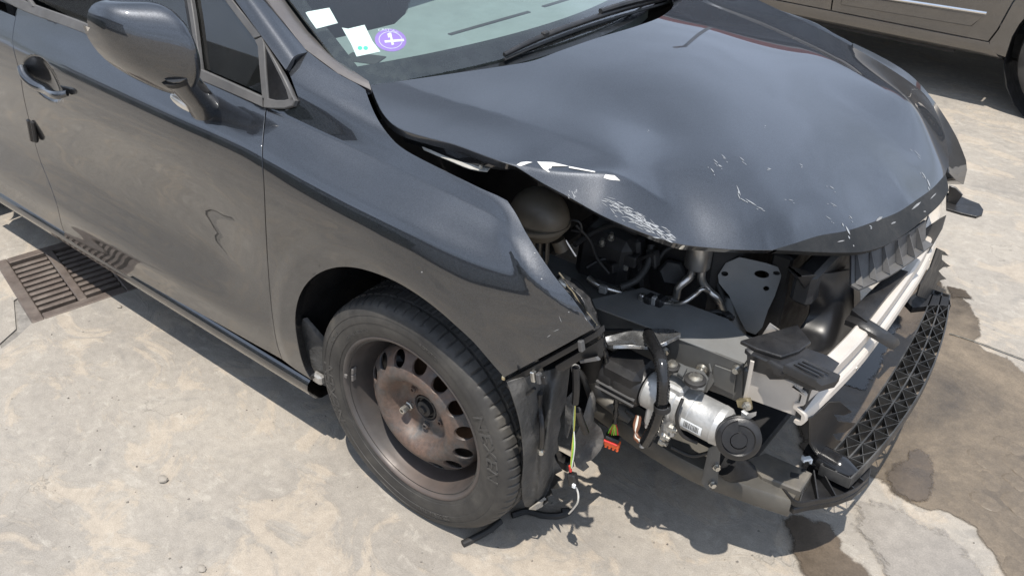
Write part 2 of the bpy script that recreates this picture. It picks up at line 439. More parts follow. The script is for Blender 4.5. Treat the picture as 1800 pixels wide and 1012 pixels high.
LENSA = simple('clear indicator lens', (.75, .70, .62), .12, .35, var=.1, vs=60)
SILVP = paint('silver beige paint', base=(.105, .097, .088), metal=.55, rough=.4, coat=.8, dust=.2)
DISC = simple('rusty brake disc', (.12, .07, .045), .5, .6, var=.4, vs=30)

def steel_wheel():
    m, t, b = nt('rusty painted steel wheel'); co = coords(t)
    a = noise(t, 11, 6, .62, co, .6); r2 = noise(t, 40, 5, .7, co)
    fac = math_(t, 'ADD', math_(t, 'MULTIPLY', a, .8), math_(t, 'MULTIPLY', r2, .25))
    c = ramp(t, fac, [(.38, (.045, .049, .054)), (.46, (.10, .090, .085)), (.55, (.125, .091, .075)), (.74, (.18, .110, .080))])
    d = ramp(t, noise(t, 90, 4, .7, co), [(.35, .75), (.7, 1.15)])
    lk(t, mix(t, 1.0, c, d, 'MULTIPLY'), b.inputs['Base Color'])
    lk(t, ramp(t, r2, [(.3, .42), (.7, .62)]), b.inputs['Roughness']); b.inputs['Metallic'].default_value = .25
    bump(t, b, r2, .12, .002); return m
WHEELM = steel_wheel()
RIMM = simple('grey worn steel rim', (.080, .073, .070), .5, .25, var=.18, vs=9, dust=.4, dustcol=(.19, .13, .10))
def tyre_mat():
    m, t, b = nt('dusty tyre rubber'); co = coords(t)
    a = noise(t, 7, 6, .65, co, .4); c = ramp(t, a, [(.34, (.021, .020, .0195)), (.50, (.040, .038, .0355)), (.62, (.062, .058, .052)), (.80, (.145, .126, .100))])
    lk(t, c, b.inputs['Base Color']); b.inputs['Roughness'].default_value = .62
    bump(t, b, noise(t, 180, 4, .6, co), .2, .002); return m
TYREM = tyre_mat()
def glass(name, tint, ior=1.5, haze=(0, 0, 0)):
    m, t, b = nt(name); t.nodes.remove(b); out = t.nodes['Material Output']
    tr = nd(t, 'ShaderNodeBsdfTransparent'); tr.inputs[0].default_value = (*tint, 1)
    gl = nd(t, 'ShaderNodeBsdfGlossy'); gl.inputs['Roughness'].default_value = .01; gl.inputs[0].default_value = (1, 1, 1, 1)
    fr = nd(t, 'ShaderNodeFresnel'); fr.inputs[0].default_value = ior
    k = math_(t, 'MINIMUM', math_(t, 'MULTIPLY', fr.outputs[0], 1.7), 1.0)
    mx = nd(t, 'ShaderNodeMixShader'); lk(t, k, mx.inputs[0]); lk(t, tr.outputs[0], mx.inputs[1]); lk(t, gl.outputs[0], mx.inputs[2])
    df = nd(t, 'ShaderNodeBsdfDiffuse'); df.inputs[0].default_value = (.5, .5, .48, 1)
    co = coords(t); dirt = ramp(t, noise(t, 5, 7, .7, co), [(.3, haze[0]), (.8, haze[1])])
    m2 = nd(t, 'ShaderNodeMixShader'); lk(t, dirt, m2.inputs[0]); lk(t, mx.outputs[0], m2.inputs[1]); lk(t, df.outputs[0], m2.inputs[2])
    lk(t, m2.outputs[0], out.inputs[0]); return m
GLASSW = glass('windscreen glass', (.80, .89, .88), 1.52, (.005, .02))
GLASSD = glass('door glass', (.50, .60, .57), 1.5, (.005, .03))
LENSG = glass('headlight lens', (.92, .94, .95), 1.5, (.02, .08))
def concrete():
    m, t, b = nt('worn concrete'); co = coords(t)
    mp = nd(t, 'ShaderNodeMapping'); mp.inputs['Rotation'].default_value = (0, 0, .55); mp.inputs['Scale'].default_value = (1, 1.5, 1); lk(t, co, mp.inputs['Vector']); cs = mp.outputs[0]
    a = noise(t, 1.3, 9, .62, cs, .5); c2 = noise(t, 4.2, 10, .68, cs, .9); c3 = noise(t, 32, 7, .72, co); c4 = noise(t, 300, 3, .6, co); c5 = noise(t, 11, 8, .7, cs, .6)
    col = ramp(t, a, [(.32, (.262, .238, .208)), (.50, (.325, .295, .255)), (.68, (.375, .337, .285))])
    col = mix(t, ramp(t, c2, [(.52, 0.), (.58, .6)]), col, (.415, .352, .278))     # flaked tan skin
    col = mix(t, ramp(t, c2, [(.34, .55), (.42, 0.)]), col, (.24, .224, .202))       # grey smears
    col = mix(t, ramp(t, c5, [(.56, 0.), (.63, .42)]), col, (.44, .405, .35))
    col = mix(t, ramp(t, c5, [(.33, .3), (.41, 0.)]), col, (.235, .225, .21))
    col = mix(t, 1.0, col, ramp(t, c3, [(.25, .80), (.7, 1.10)]), 'MULTIPLY'); col = mix(t, 1.0, col, ramp(t, c4, [(.25, .80), (.75, 1.14)]), 'MULTIPLY')
    v = nd(t, 'ShaderNodeTexVoronoi'); v.inputs['Scale'].default_value = 26; lk(t, co, v.inputs['Vector'])
    pit_ = math_(t, 'MULTIPLY', ramp(t, v.outputs['Distance'], [(.05, 1.), (.12, 0.)]), ramp(t, v.outputs['Color'], [(.74, 0.), (.78, 1.)]))
    col = mix(t, math_(t, 'MULTIPLY', pit_, .7), col, (.13, .12, .105))
    v2 = nd(t, 'ShaderNodeTexVoronoi', feature='DISTANCE_TO_EDGE'); v2.inputs['Scale'].default_value = 1.6
    dn = nd(t, 'ShaderNodeTexNoise'); dn.inputs['Scale'].default_value = 4; dn.inputs['Detail'].default_value = 6; lk(t, co, dn.inputs['Vector'])
    sc = nd(t, 'ShaderNodeVectorMath', operation='SCALE'); sc.inputs['Scale'].default_value = .6; lk(t, dn.outputs['Color'], sc.inputs[0])
    va = nd(t, 'ShaderNodeVectorMath', operation='ADD'); lk(t, co, va.inputs[0]); lk(t, sc.outputs[0], va.inputs[1]); lk(t, va.outputs[0], v2.inputs['Vector'])
    crack = math_(t, 'MULTIPLY', ramp(t, v2.outputs['Distance'], [(.0, .6), (.005, 0.)]), ramp(t, noise(t, 1.5, 3, .5, co), [(.52, 0.), (.58, 1.)]))
    col = mix(t, crack, col, (.15, .14, .12))
    lk(t, col, b.inputs['Base Color']); lk(t, ramp(t, c2, [(.3, .55), (.7, .85)]), b.inputs['Roughness']); b.inputs['Specular IOR Level'].default_value = .35
    h = math_(t, 'ADD', math_(t, 'MULTIPLY', ramp(t, c2, [(.50, 0.), (.57, 1.)]), .35), math_(t, 'MULTIPLY', c3, .6)); h = math_(t, 'ADD', h, math_(t, 'MULTIPLY', c4, .16)); h = math_(t, 'SUBTRACT', h, math_(t, 'MULTIPLY', pit_, .4))
    bump(t, b, h, .4, .008); return m
CONC = concrete()
def wet(name, c0, c1, r0, r1, bs=.25, soft=True):
    m, t, b = nt(name); co = coords(t)
    a = noise(t, 3.2, 9, .68, co, .5); c3 = noise(t, 30, 6, .7, co); c4 = noise(t, 230, 3, .6, co)
    col = ramp(t, a, [(.34, c0), (.66, c1)])
    col = mix(t, 1.0, col, ramp(t, c3, [(.25, .78), (.7, 1.1)]), 'MULTIPLY'); col = mix(t, 1.0, col, ramp(t, c4, [(.25, .8), (.75, 1.15)]), 'MULTIPLY')
    lk(t, col, b.inputs['Base Color']); lk(t, ramp(t, a, [(.35, r0), (.65, r1)]), b.inputs['Roughness'])
    if soft:
        at_ = nd(t, 'ShaderNodeAttribute', attribute_name='damp'); e = math_(t, 'ADD', math_(t, 'MULTIPLY', at_.outputs['Fac'], 1.35), math_(t, 'MULTIPLY', math_(t, 'SUBTRACT', noise(t, 17, 8, .72, co, .4), .62), 1.5))
        lk(t, ramp(t, e, [(.18, 0.), (.42, 1.)]), b.inputs['Alpha'])
    bump(t, b, math_(t, 'ADD', c3, math_(t, 'MULTIPLY', c4, .2)), bs, .006); return m
WETTAN = wet('damp tan concrete', (.075, .060, .044), (.20, .158, .112), .28, .65)
COBM = wet('worn cobble concrete', (.10, .080, .058), (.215, .17, .122), .4, .7, .3, False)
WETDARK = wet('wet dark concrete', (.06, .048, .036), (.13, .10, .072), .18, .5, .15)
FILM = wet('thin water film on grey concrete', (.235, .212, .185), (.285, .257, .222), .3, .5, .08)
WATER = wet('water film over concrete', (.010, .010, .011), (.022, .021, .020), .02, .06, .02)
IRON = simple('worn cast iron', (.135, .108, .092), .6, .35, var=.25, vs=20, dust=.5, dustcol=(.25, .22, .19), bs=.4, bscale=120)
JOINTM = simple('grey dirt in a joint', (.22, .205, .185), .9, var=.3, vs=30, bs=.6, bd=.008, bscale=60)
DEBRIS = simple('dirt and leaf litter', (.13, .12, .10), .9, var=.6, vs=60, bs=.8, bd=.01, bscale=90)
# ---------------------------------------------------------------- ground: one sheet with a drain pit and a channel cut into it
gc = np.array([-1.765, -.985]); g1 = np.array([.073, .315])/.3233; g2 = np.array([-.974, .226])/1.0
def GP(a, b): q = G0+g1*a+g2*b; return (float(q[0]), float(q[1]))
G0 = U(62, 563, z=0)[:2]; g1 = (U(235, 505, z=0)[:2]-G0); GL1 = float(np.linalg.norm(g1)); g1 /= GL1; g2 = np.array([-g1[1], g1[0]]); GL2 = .455
pit = [GP(.0, .0), GP(GL1, 0), GP(GL1, GL2), GP(0, GL2)]
chan = [tuple(U(a, b, z=0)[:2]) for a, b in ((24, 528), (30, 524), (58, 566), (30, 592), (3, 612), (-1, 604), (28, 578))]
big = 60.
pts = [(-big, -big), (big, -big), (big, big), (-big, big)]; edges = [(0, 1), (1, 2), (2, 3), (3, 0)]
for L in (pit, chan):
    k = len(pts); pts += L; edges += [(k+i, k+(i+1) % len(L)) for i in range(len(L))]
r_ = delaunay_2d_cdt([Vector(p) for p in pts], edges, [], 0, 1e-6)
def inpoly(q, P):
    c = False
    for i in range(len(P)):
        (x1, y1), (x2, y2) = P[i-1], P[i]
        if (y1 > q[1]) != (y2 > q[1]) and q[0] < (x2-x1)*(q[1]-y1)/(y2-y1)+x1: c = not c
    return c
V = [(p[0], p[1], 0) for p in r_[0]]; F = [tuple(f) for f in r_[2] if not any(inpoly(np.mean([V[i][:2] for i in f], 0), L) for L in (pit, chan))]
ground = raw('ground', V, F, CONC, None, kind='structure')
def pitmesh(name, L, d, mat):
    n = len(L); V = [(x, y, 0) for x, y in L]+[(x, y, -d) for x, y in L]
    return raw(name, V, [(i, (i+1) % n, n+(i+1) % n, n+i) for i in range(n)]+[tuple(range(n, 2*n))], mat, ground, smooth=False)
pitmesh('drain_pit', pit, .11, DEBRIS); pitmesh('joint_channel', chan, .006, JOINTM)
def sheet(name, px, z, mat, jit=.006, step=10, soft_w=.06, **props):
    P = dense(px, step); rg = random.Random(len(px)); Q = []
    ph = [rg.uniform(0, 6.28) for _ in range(6)]; L = len(P)
    for i, p in enumerate(P):
        q = U(p[0], p[1], z=0)[:2]; t = P[(i+1) % L]-P[i-1]; t = np.array([t[0], t[1]])
        a = 2*math.pi*i/L; w = sum(math.sin(a*f+ph[k])/(k+1.) for k, f in enumerate((7, 13, 23, 41, 67, 97)))*jit
        nrm = np.array([rg.uniform(-1, 1), rg.uniform(-1, 1)])*jit*.5
        d = U(p[0]+t[1]/(np.linalg.norm(t)+1e-9), p[1]-t[0]/(np.linalg.norm(t)+1e-9), z=0)[:2]-q; d /= np.linalg.norm(d)+1e-9
        Q.append(q+d*w+nrm)
    Q = np.array(Q); I1 = inset2d(Q, soft_w); nq = len(Q)
    keep = [i for i in range(nq) if inpoly(I1[i], Q) and min(((Q-I1[i])**2).sum(1))**.5 > soft_w*.75]
    I1 = I1[keep][::2]
    allp = [Vector(q) for q in Q]+[Vector(q) for q in I1]
    r = delaunay_2d_cdt(allp, [], [list(range(nq))], 1, 1e-6)
    o = raw(name, [(p[0], p[1], z) for p in r[0]], [tuple(f) for f in r[2]], mat, None, **props)
    at_ = o.data.attributes.new('damp', 'FLOAT', 'POINT')
    at_.data.foreach_set('value', [0. if any(k < nq for k in og) else 1. for og in r[3]])
    return o
sheet('damp_ground', [(1672, 500), (1705, 530), (1730, 575), (1727, 606), (1770, 622), (1830, 665), (1960, 740), (1990, 1200), (1850, 1120), (1770, 1040), (1742, 990), (1705, 940), (1670, 915), (1625, 905), (1575, 878), (1545, 850), (1515, 860), (1500, 800), (1560, 700), (1610, 600)], .003, WETTAN, kind='structure')
sheet('wet_patch', [(1535, 850), (1545, 830), (1580, 800), (1592, 768), (1612, 776), (1640, 800), (1655, 830), (1650, 862), (1640, 885), (1668, 912), (1640, 908), (1590, 888)], .006, WETDARK, kind='structure')
sheet('wet_patch', [(1376, 905), (1400, 898), (1436, 908), (1462, 925), (1486, 945), (1500, 972), (1520, 992), (1548, 1012), (1590, 1060), (1420, 1090), (1398, 1012), (1386, 985), (1372, 950)], .006, WETDARK, kind='structure')
sheet('wet_patch', [(1400, 720), (1440, 640), (1478, 560), (1545, 500), (1600, 470), (1650, 480), (1672, 520), (1650, 600), (1600, 700), (1560, 770), (1500, 830), (1455, 850), (1400, 820)], .006, WETDARK, kind='structure')
sheet('puddle', [(1462, 690), (1500, 610), (1545, 545), (1590, 510), (1600, 540), (1575, 610), (1545, 670), (1500, 730), (1465, 740)], .008, WATER, kind='structure')
sheet('wet_patch', [(1668, 470), (1700, 500), (1722, 555), (1718, 590), (1690, 575), (1672, 540), (1655, 500)], .0045, WETDARK, kind='structure')
sheet('puddle', [(1432, 884), (1470, 872), (1520, 864), (1552, 856), (1590, 885), (1640, 915), (1695, 945), (1735, 995), (1770, 1050), (1560, 1060), (1535, 1000), (1502, 955), (1462, 918)], .0045, FILM, soft_w=.10, kind='structure')
# worn stamped cobbles standing slightly proud in the damp part
rg = random.Random(11); variants = []
for k in range(5):
    n = 13; V = []; L_, W_ = .092, .056
    es = [1+.12*math.sin(2*2*math.pi*i/n+k)+rg.uniform(-.13, .13) for i in range(n)]
    for s, h in ((1.0, 0.), (.90, .0025), (.66, .0042)):
        for i in range(n):
            a = 2*math.pi*i/n; e = 1+.12*math.sin(2*a+k)+rg.uniform(-.13, .13)
            V.append((math.copysign(abs(math.cos(a))**.7, math.cos(a))*L_/2*s*e, math.copysign(abs(math.sin(a))**.7, math.sin(a))*W_/2*s*e, h))
    F = [(r*n+i, r*n+(i+1) % n, (r+1)*n+(i+1) % n, (r+1)*n+i) for r in range(2) for i in range(n)]+[tuple(range(2*n, 3*n))]
    me = bpy.data.meshes.new('cobble'); me.from_pydata(V, [], F); me.polygons.foreach_set('use_smooth', [True]*len(F)); me.materials.append(COBM); variants.append(me)
area = [tuple(U(a, b, z=0)[:2]) for a, b in ((1690, 830), (1720, 790), (1790, 760), (1850, 780), (1990, 1000), (1850, 1050), (1770, 1000), (1735, 940), (1700, 900))]
da = U(1790, 930, z=0)[:2]-U(1700, 860, z=0)[:2]; da /= np.linalg.norm(da); db = np.array([-da[1], da[0]]); c0 = np.array(area).mean(0)
for i in range(-14, 15):
    for j in range(-20, 21):
        q = c0+da*(i*.098+(.049 if j % 2 else 0)+rg.uniform(-.014, .014))+db*(j*.060+rg.uniform(-.008, .008))
        if inpoly(q, area) and rg.random() < .66:
            o = link('cobble', variants[rg.randrange(5)], None, ground); o.location = (q[0], q[1], .0028); o.rotation_euler = (0, 0, math.atan2(da[1], da[0])+rg.uniform(-.35, .35)); s = rg.uniform(.7, 1.2); o.scale = (s*rg.uniform(.8, 1.25), s, rg.uniform(.15, .6))
for L in ([(1668, 588), (1720, 604), (1800, 634), (1860, 655)],):
    A = [U(a, b-.9, z=0) for a, b in L]; B = [U(a, b+.9, z=0) for a, b in L]
    raw('slab_joint', [(p[0], p[1], .0052) for p in A+B], [(i, i+1, len(L)+i+1, len(L)+i) for i in range(len(L)-1)], DEBRIS, None, kind='structure')
# drain grate
grate = thing('drain_grate', 'rusty cast iron drain grate half under the car shadow', 'drain grate', (float(G0[0]), float(G0[1]), 0))
def gbox(name, a0, a1, b0, b1, z0, z1, parent, bev=.003, mat=IRON):
    c = G0+g1*(a0+a1)/2+g2*(b0+b1)/2
    return MB().box((c[0]-G0[0], c[1]-G0[1], (z0+z1)/2), (a1-a0, b1-b0, z1-z0), X=(g1[0], g1[1], 0), Y=(g2[0], g2[1], 0), bev=bev).obj(name, mat, parent)
fw = .026
for n_, a in (('frame_bar', (-.012, fw, -.012, GL2+.012)), ('frame_bar', (GL1-fw, GL1+.012, -.012, GL2+.012)), ('frame_bar', (fw+.001, GL1-fw-.001, -.012, fw)), ('frame_bar', (fw+.001, GL1-fw-.001, GL2-fw, GL2+.012)), ('centre_bar', (GL1/2-.014, GL1/2+.014, fw+.001, GL2-fw-.001))):
    gbox(n_, *a, -.022, .004, grate)
nb = 11; inner = GL2-2*fw
for col in ((fw+.001, GL1/2-.015), (GL1/2+.015, GL1-fw-.001)):
    for k in range(1, nb):
        b = fw+inner*k/nb; gbox('grate_bar', col[0], col[1], b-.009, b+.009, -.020, .002, grate)
# loose stones
for (a, b, s, lb) in ((287, 844, .016, 'small grey stone lying alone on the concrete'), (355, 1000, .012, 'tiny pale stone at the lower edge of the concrete'), (628, 548, .010, 'small pale chip lying in the shadow beside the sill')):
    if a == 628: a, b = 210, 540
    q = U(a, b, z=0); m_ = MB(); m_.sphere((0, 0, s*.35), (s, s*.75, s*.5), 9, 6); m_.v = [(x*(1+rg.uniform(-.15, .15)), y*(1+rg.uniform(-.15, .15)), max(z, .0)) for x, y, z in m_.v]
    o = m_.obj('stone', simple('grey stone', (.30, .27, .23), .8, var=.2), None, fix=False); o.location = tuple(q); o['label'] = lb; o['category'] = 'stone'
gm = MB(); rg3 = random.Random(8)
for k in range(170):
    q = U(rg3.uniform(-50, 1850), 400+620*rg3.random()**.7, z=0); s_ = rg3.choice((.0012, .0016, .002, .003, .0042)); 
    V_ = [(q[0]+s_*rg3.uniform(.6, 1.4)*math.cos(a+.5), q[1]+s_*rg3.uniform(.6, 1.4)*math.sin(a+.5), 0.) for a in (0, 1.57, 3.14, 4.71)]+[(q[0]+rg3.uniform(-.3, .3)*s_, q[1], s_*rg3.uniform(.7, 1.3))]
    gm.add(V_, [(0, 1, 4), (1, 2, 4), (2, 3, 4), (3, 0, 4)])
gm.obj('gravel_crumbs', simple('dark grit', (.16, .145, .125), .85, var=.5, vs=200), None, fix=False, kind='stuff')
o = MB().tube([U(813, 955, z=.008), U(832, 946, z=.009), U(858, 932, z=.010), U(880, 915, z=.011)], .0085, seg=10).obj('rubber_hose', RUBBER, None); o['label'] = 'short cut piece of black rubber hose lying in front of the tyre'; o['category'] = 'hose'
# ---------------------------------------------------------------- the damaged car: side surface (x forward, y to its left, z up, origin on the ground under the front axle)
car = thing('damaged_car', 'dark grey hatchback with its crashed front end stripped open and hood buckled', 'car')
def interp_sections(sections, xs):
    k = [s[0] for s in sections]; A = np.array([s[1] for s in sections], float)
    B = hbasis(k, np.clip(xs, k[0], k[-1])); return np.einsum('kn,nrc->krc', B, A)
LOW = [(-.800, .155), (-.846, .205), (-.867, .300), (-.8755, .368), (-.864, .43), (-.852, .50), (-.854, .58)]
LOWF = [(-.800, .155), (-.846, .205), (-.864, .300), (-.872, .380), (-.872, .45), (-.872, .51), (-.874, .58)]
secs = [
 (-3.3, LOW+[(-.870, .68), (-.868, .79), (-.862, .86), (-.855, .896), (-.838, .935), (-.800, .985), (-.770, 1.030), (-.735, 1.075), (-.70, 1.12), (-.66, 1.16)]),
 (-2.3, LOW+[(-.874, .68), (-.891, .79), (-.891, .86), (-.886, .896), (-.868, .935), (-.840, .982), (-.822, 1.020), (-.800, 1.055), (-.775, 1.10), (-.74, 1.14)]),
 (-1.4, LOW+[(-.870, .68), (-.890, .79), (-.892, .86), (-.887, .892), (-.868, .930), (-.843, .975), (-.826, 1.010), (-.800, 1.045), (-.775, 1.09), (-.74, 1.13)]),
 (-.65, LOW+[(-.869, .68), (-.890, .79), (-.892, .855), (-.884, .888), (-.860, .920), (-.830, .953), (-.812, .976), (-.795, 1.030), (-.760, 1.07), (-.712, 1.10)]),
 (-.41, LOWF+[(-.882, .68), (-.890, .79), (-.890, .850), (-.881, .884), (-.856, .915), (-.823, .946), (-.804, .958), (-.784, 1.020), (-.745, 1.054), (-.695, 1.074)]),
 (-.25, LOWF+[(-.878, .68), (-.889, .785), (-.888, .842), (-.876, .874), (-.846, .902), (-.811, .929), (-.793, .938), (-.765, .998), (-.722, 1.022), (-.675, 1.036)]),
 (-.12, LOWF+[(-.877, .68), (-.887, .78), (-.886, .835), (-.872, .866), (-.838, .893), (-.800, .914), (-.782, .922), (-.748, .974), (-.70, .992), (-.63, 1.000)]),
 (.05, LOWF+[(-.877, .68), (-.887, .77), (-.882, .826), (-.868, .856), (-.836, .882), (-.802, .904), (-.786, .912), (-.748, .953), (-.69, .972), (-.63, .980)]),
 (.22, LOWF+[(-.874, .66), (-.874, .75), (-.864, .805), (-.850, .835), (-.824, .862), (-.796, .886), (-.778, .896), (-.752, .922), (-.70, .936), (-.64, .945)]),
 (.34, [(y+.025, z) for y, z in LOWF]+[(-.850, .65), (-.848, .74), (-.840, .80), (-.830, .826), (-.808, .856), (-.786, .878), (-.776, .886), (-.735, .90), (-.69, .91), (-.63, .918)]),
 (.52, [(y+.075, z) for y, z in LOWF]+[(-.795, .62), (-.790, .70), (-.782, .76), (-.772, .79), (-.752, .82), (-.730, .842), (-.72, .85), (-.68, .86), (-.64, .87), (-.59, .875)]),
]
xs = np.array([-3.3, -2.8, -2.3, -1.9, -1.5, -1.15, -.85, -.65, -.52, -.41, -.33, -.25, -.18, -.1, 0, .08, .15, .22, .28, .34, .42, .52])
sec = interp_sections(secs, xs)
# tight ridge along the fender crease (row 13) and the waist crease (row 10)
def tighten(sec, r, k=.22):
    a = sec[:, r]+(sec[:, r-1]-sec[:, r])*k; b = sec[:, r]+(sec[:, r+1]-sec[:, r])*k
    return np.concatenate([sec[:, :r], a[:, None], sec[:, r:r+1], b[:, None], sec[:, r+1:]], 1)
sec = tighten(sec, 13, .05)
ctrl = np.zeros((len(xs), sec.shape[1], 3)); ctrl[:, :, 0] = xs[:, None]; ctrl[:, :, 1:] = sec
def side_post(p):
    r = np.hypot(p[:, 0]-.0, p[:, 2]-.362); q = p.copy()
    def ss(a, b, v):
        t = np.clip((v-a)/(b-a), 0, 1); return t*t*(3-2*t)
    front = 1.0
    q[:, 1] -= .005*(1-ss(.405, .455, r))*ss(.2, .34, r)
    # dent where the corner was hit
    ds = (p[:, 0]-.2)*.55+(p[:, 2]-.927)*.84      # front edge of the wing: curled and dented at its top
    q[:, 1] -= .009*np.exp(-(ds/.014)**2)*np.exp(-((p[:, 2]-.865)/.055)**2)*(p[:, 0] > .1)
    e = ((p[:, 0]+1.315)/.098)**2+((p[:, 2]-.838)/.062)**2   # finger recess behind the handle
    q[:, 1] += .026*np.clip(1-e, 0, 1)**.8
    return q
SIDE = Surf(ctrl, side_post, nd=(300, 170))
seam_f = [(468, 188, 1), (463, 235), (461, 270), (464, 330), (467, 400), (471, 470), (475, 520), (480, 565), (487, 605), (496, 632, 1)]
arch = [(548, 668, 1), (537, 650), (526, 615), (519, 560), (526, 522), (541, 497), (563, 480), (592, 471), (620, 471), (648, 477), (690, 493), (730, 516), (768, 544), (800, 572), (832, 602), (858, 632), (886, 664, 1)]
fender_out = seam_f[:-1]+[(496, 632, 1), (520, 650), (548, 668, 1)]+arch[1:]+[(960, 625), (1046, 578, 1), (1030, 556), (1004, 520), (975, 484), (946, 442), (925, 407), (908, 375), (893, 352, 1), (876, 343), (850, 332), (821, 318), (780, 298), (733, 274), (712, 262), (696, 250), (680, 232), (664, 208), (652, 182), (643, 157, 1), (628, 147), (600, 132), (570, 112), (542, 90, 1), (520, 105), (504, 121, 1), (515, 150), (523, 176), (520, 187), (508, 192), (490, 192)]
fender = panel('front_fender', SIDE, fender_out, PAINT, car, step=.012, depth=.02)
door_out = [(468, 188, 1)]+[(p[0], p[1])+tuple(p[2:]) for p in seam_f[1:]]+[(440, 601), (380, 567), (300, 523), (220, 478), (160, 447), (123, 428, 1), (110, 400), (100, 360), (88, 325), (70, 280), (52, 215), (42, 172), (35, 130), (26, 95), (22, 75), (24, 50), (31, 12, 1), (134, 52), (250, 98), (370, 147)]
fdoor = panel('front_door', SIDE, door_out, PAINT, car, step=.016, depth=.022, refine=[(SIDE.hit([(78, 140)])[0], .12, .0045)])
def side_uv(x, row):
    return np.array([np.interp(x, xs, SIDE.ku), np.interp(row, np.arange(len(SIDE.kv)), SIDE.kv)])
rs = SIDE.hit(dense([(123, 428), (110, 400), (100, 360), (88, 325), (70, 280), (52, 215), (42, 172), (35, 130), (26, 95), (22, 75), (24, 50), (31, 12)], closed=False))
top = [side_uv(x, 11.9) for x in np.linspace(-1.45, -2.30, 30)]
arch_r = []
for a_ in np.linspace(130, 28, 26):
    X_, Z_ = -2.608+.36*math.cos(rad(180-a_)), .33+.36*math.sin(rad(a_))
    arch_r.append(None)
rear_edge = [np.array([side_uv(-2.30+.10*math.sin((12-k)/12*3.0), k)[0], side_uv(-2.3, k)[1]]) for k in np.linspace(11.9, 4, 20)]
bot = [side_uv(x, 1.55) for x in np.linspace(-2.18, -1.52, 26)]
rdoor = panel('rear_door', SIDE, np.vstack([rs, top[1:], rear_edge[1:], bot]), PAINT, car, step=.03, depth=.02, uvout=True)
qp = [side_uv(-2.31, k) for k in np.linspace(4.2, 16, 26)]+[side_uv(x, 16) for x in np.linspace(-2.36, -3.25, 16)]+[side_uv(-3.27, k) for k in np.linspace(15, 1, 20)]
for a_ in np.linspace(-20, 150, 30):
    X_, Z_ = -2.608-.37*math.cos(rad(a_)), .32+.37*math.sin(rad(a_))
    zz = sec[6, :, 1]; k = np.interp(Z_, zz[:12], np.arange(12)); qp.append(side_uv(X_, k))
quarter = panel('rear_quarter', SIDE, np.array(qp), PAINT, car, step=.04, depth=.03, uvout=True)
# sill
sx = np.linspace(-2.22, -.362, 30); prof = [(-.842, .238), (-.853, .228), (-.856, .212), (-.850, .192), (-.836, .172), (-.812, .160), (-.77, .158)]
V = [(x, y, z) for x in sx for y, z in prof]; n_ = len(prof)
raw('sill', V, [(i*n_+j, (i+1)*n_+j, (i+1)*n_+j+1, i*n_+j+1) for i in range(len(sx)-1) for j in range(n_-1)], PAINT_DUSTY, car, sharp=60)
mb = MB()
for k in range(9):
    x = -1.47+k*.06; mb.box((x, -.846, .2405), (.028, .008, .007), bev=.002)
mb.obj('sill_clip', BLACKM, car, kind='stuff')
# ---------------------------------------------------------------- hood: thin-plate surface through measured points, with its raised, buckled corner
def tps(P, z, lam=1e-4):
    P = np.asarray(P, float); z = np.asarray(z, float); n = len(P)
    def K(r2): return np.where(r2 > 1e-12, r2*np.log(np.maximum(r2, 1e-12))*.5, 0)
    A = np.zeros((n+3, n+3)); A[:n, :n] = K(((P[:, None]-P[None])**2).sum(2))+lam*np.eye(n)
    A[:n, n] = 1; A[:n, n+1:] = P; A[n, :n] = 1; A[n+1:, :n] = P.T
    w = np.linalg.solve(A, np.r_[z, 0, 0, 0])
    def f(q):
        q = np.asarray(q, float); return K(((q[:, None]-P[None])**2).sum(2))@w[:n]+w[n]+q@w[n+1:]
    return f
class HSurf(Surf):
    def __init__(self, fun, xr, yr, nd=(150, 150)):
        self.fun = fun
        gx, gy = np.meshgrid(np.linspace(*xr, nd[0]), np.linspace(*yr, nd[1]), indexing='ij')
        self.guv = np.stack([gx.ravel(), gy.ravel()], 1); self.gpx = PX(self.P(self.guv)); self.mid = np.array([[np.mean(xr), np.mean(yr)]])
    def P(self, uv):
        uv = np.asarray(uv, float).reshape(-1, 2); return np.c_[uv, self.fun(uv)]
    @property
    def side(self):
        return np.sign(self.N(self.mid)[0][2])
hp = [(652, 160, 1.004), (673, 198, .99), (709, 227, .982), (760, 243, .979), (798, 253, .978), (853, 273, .976), (907, 292, .968),
      (952, 320, .940), (1002, 347, .917), (1052, 375, .900), (1091, 393, .884), (1137, 411, .864), (1173, 422, .850), (1201, 429, .840), (1244, 434, .834), (1294, 438, .828), (1358, 438, .813), (1440, 443, .782), (1520, 443, .750), (1570, 425, .730), (1610, 395, .722), (1650, 352, .720), (1667, 318, .720),
      (949, 285, .968), (1045, 302, .955), (1105, 324, .938), (1162, 336, .914), (1200, 370, .882), (1233, 360, .889), (1250, 390, .868), (1300, 385, .868), (1300, 405, .856), (1350, 420, .836), (1400, 400, .834), (1500, 400, .793), (1590, 345, .775),
      (665, 148, 1.008), (990, 255, .976), (820, 200, .994), (1100, 280, .962), (1205, 14, 1.003), (1400, 85, .960), (1600, 178, .868), (1510, 130, .917),
      (1420, 40, .933), (1500, 82, .895), (1570, 125, .855), (1627, 168, .815), (1655, 225, .768), (1670, 272, .735)]
H3 = [U(a, b, z=c) for a, b, c in hp]
H3 += [np.array(p) for p in ((-.10, 0, 1.038), (.10, 0, 1.020), (.30, 0, .983), (.48, 0, .928), (.60, .02, .866), (.68, .05, .810), (-.20, .35, 1.028), (-.2, -.35, 1.030), (.1, .25, 1.010), (.1, -.25, 1.012), (.3, -.2, .975), (.5, .25, .905), (.64, .25, .828), (-.3, .62, 1.0), (-.1, .70, .965), (.12, .69, .940), (.3, -.35, .960), (-.05, -.45, 1.006))]
H3 = np.array(H3)
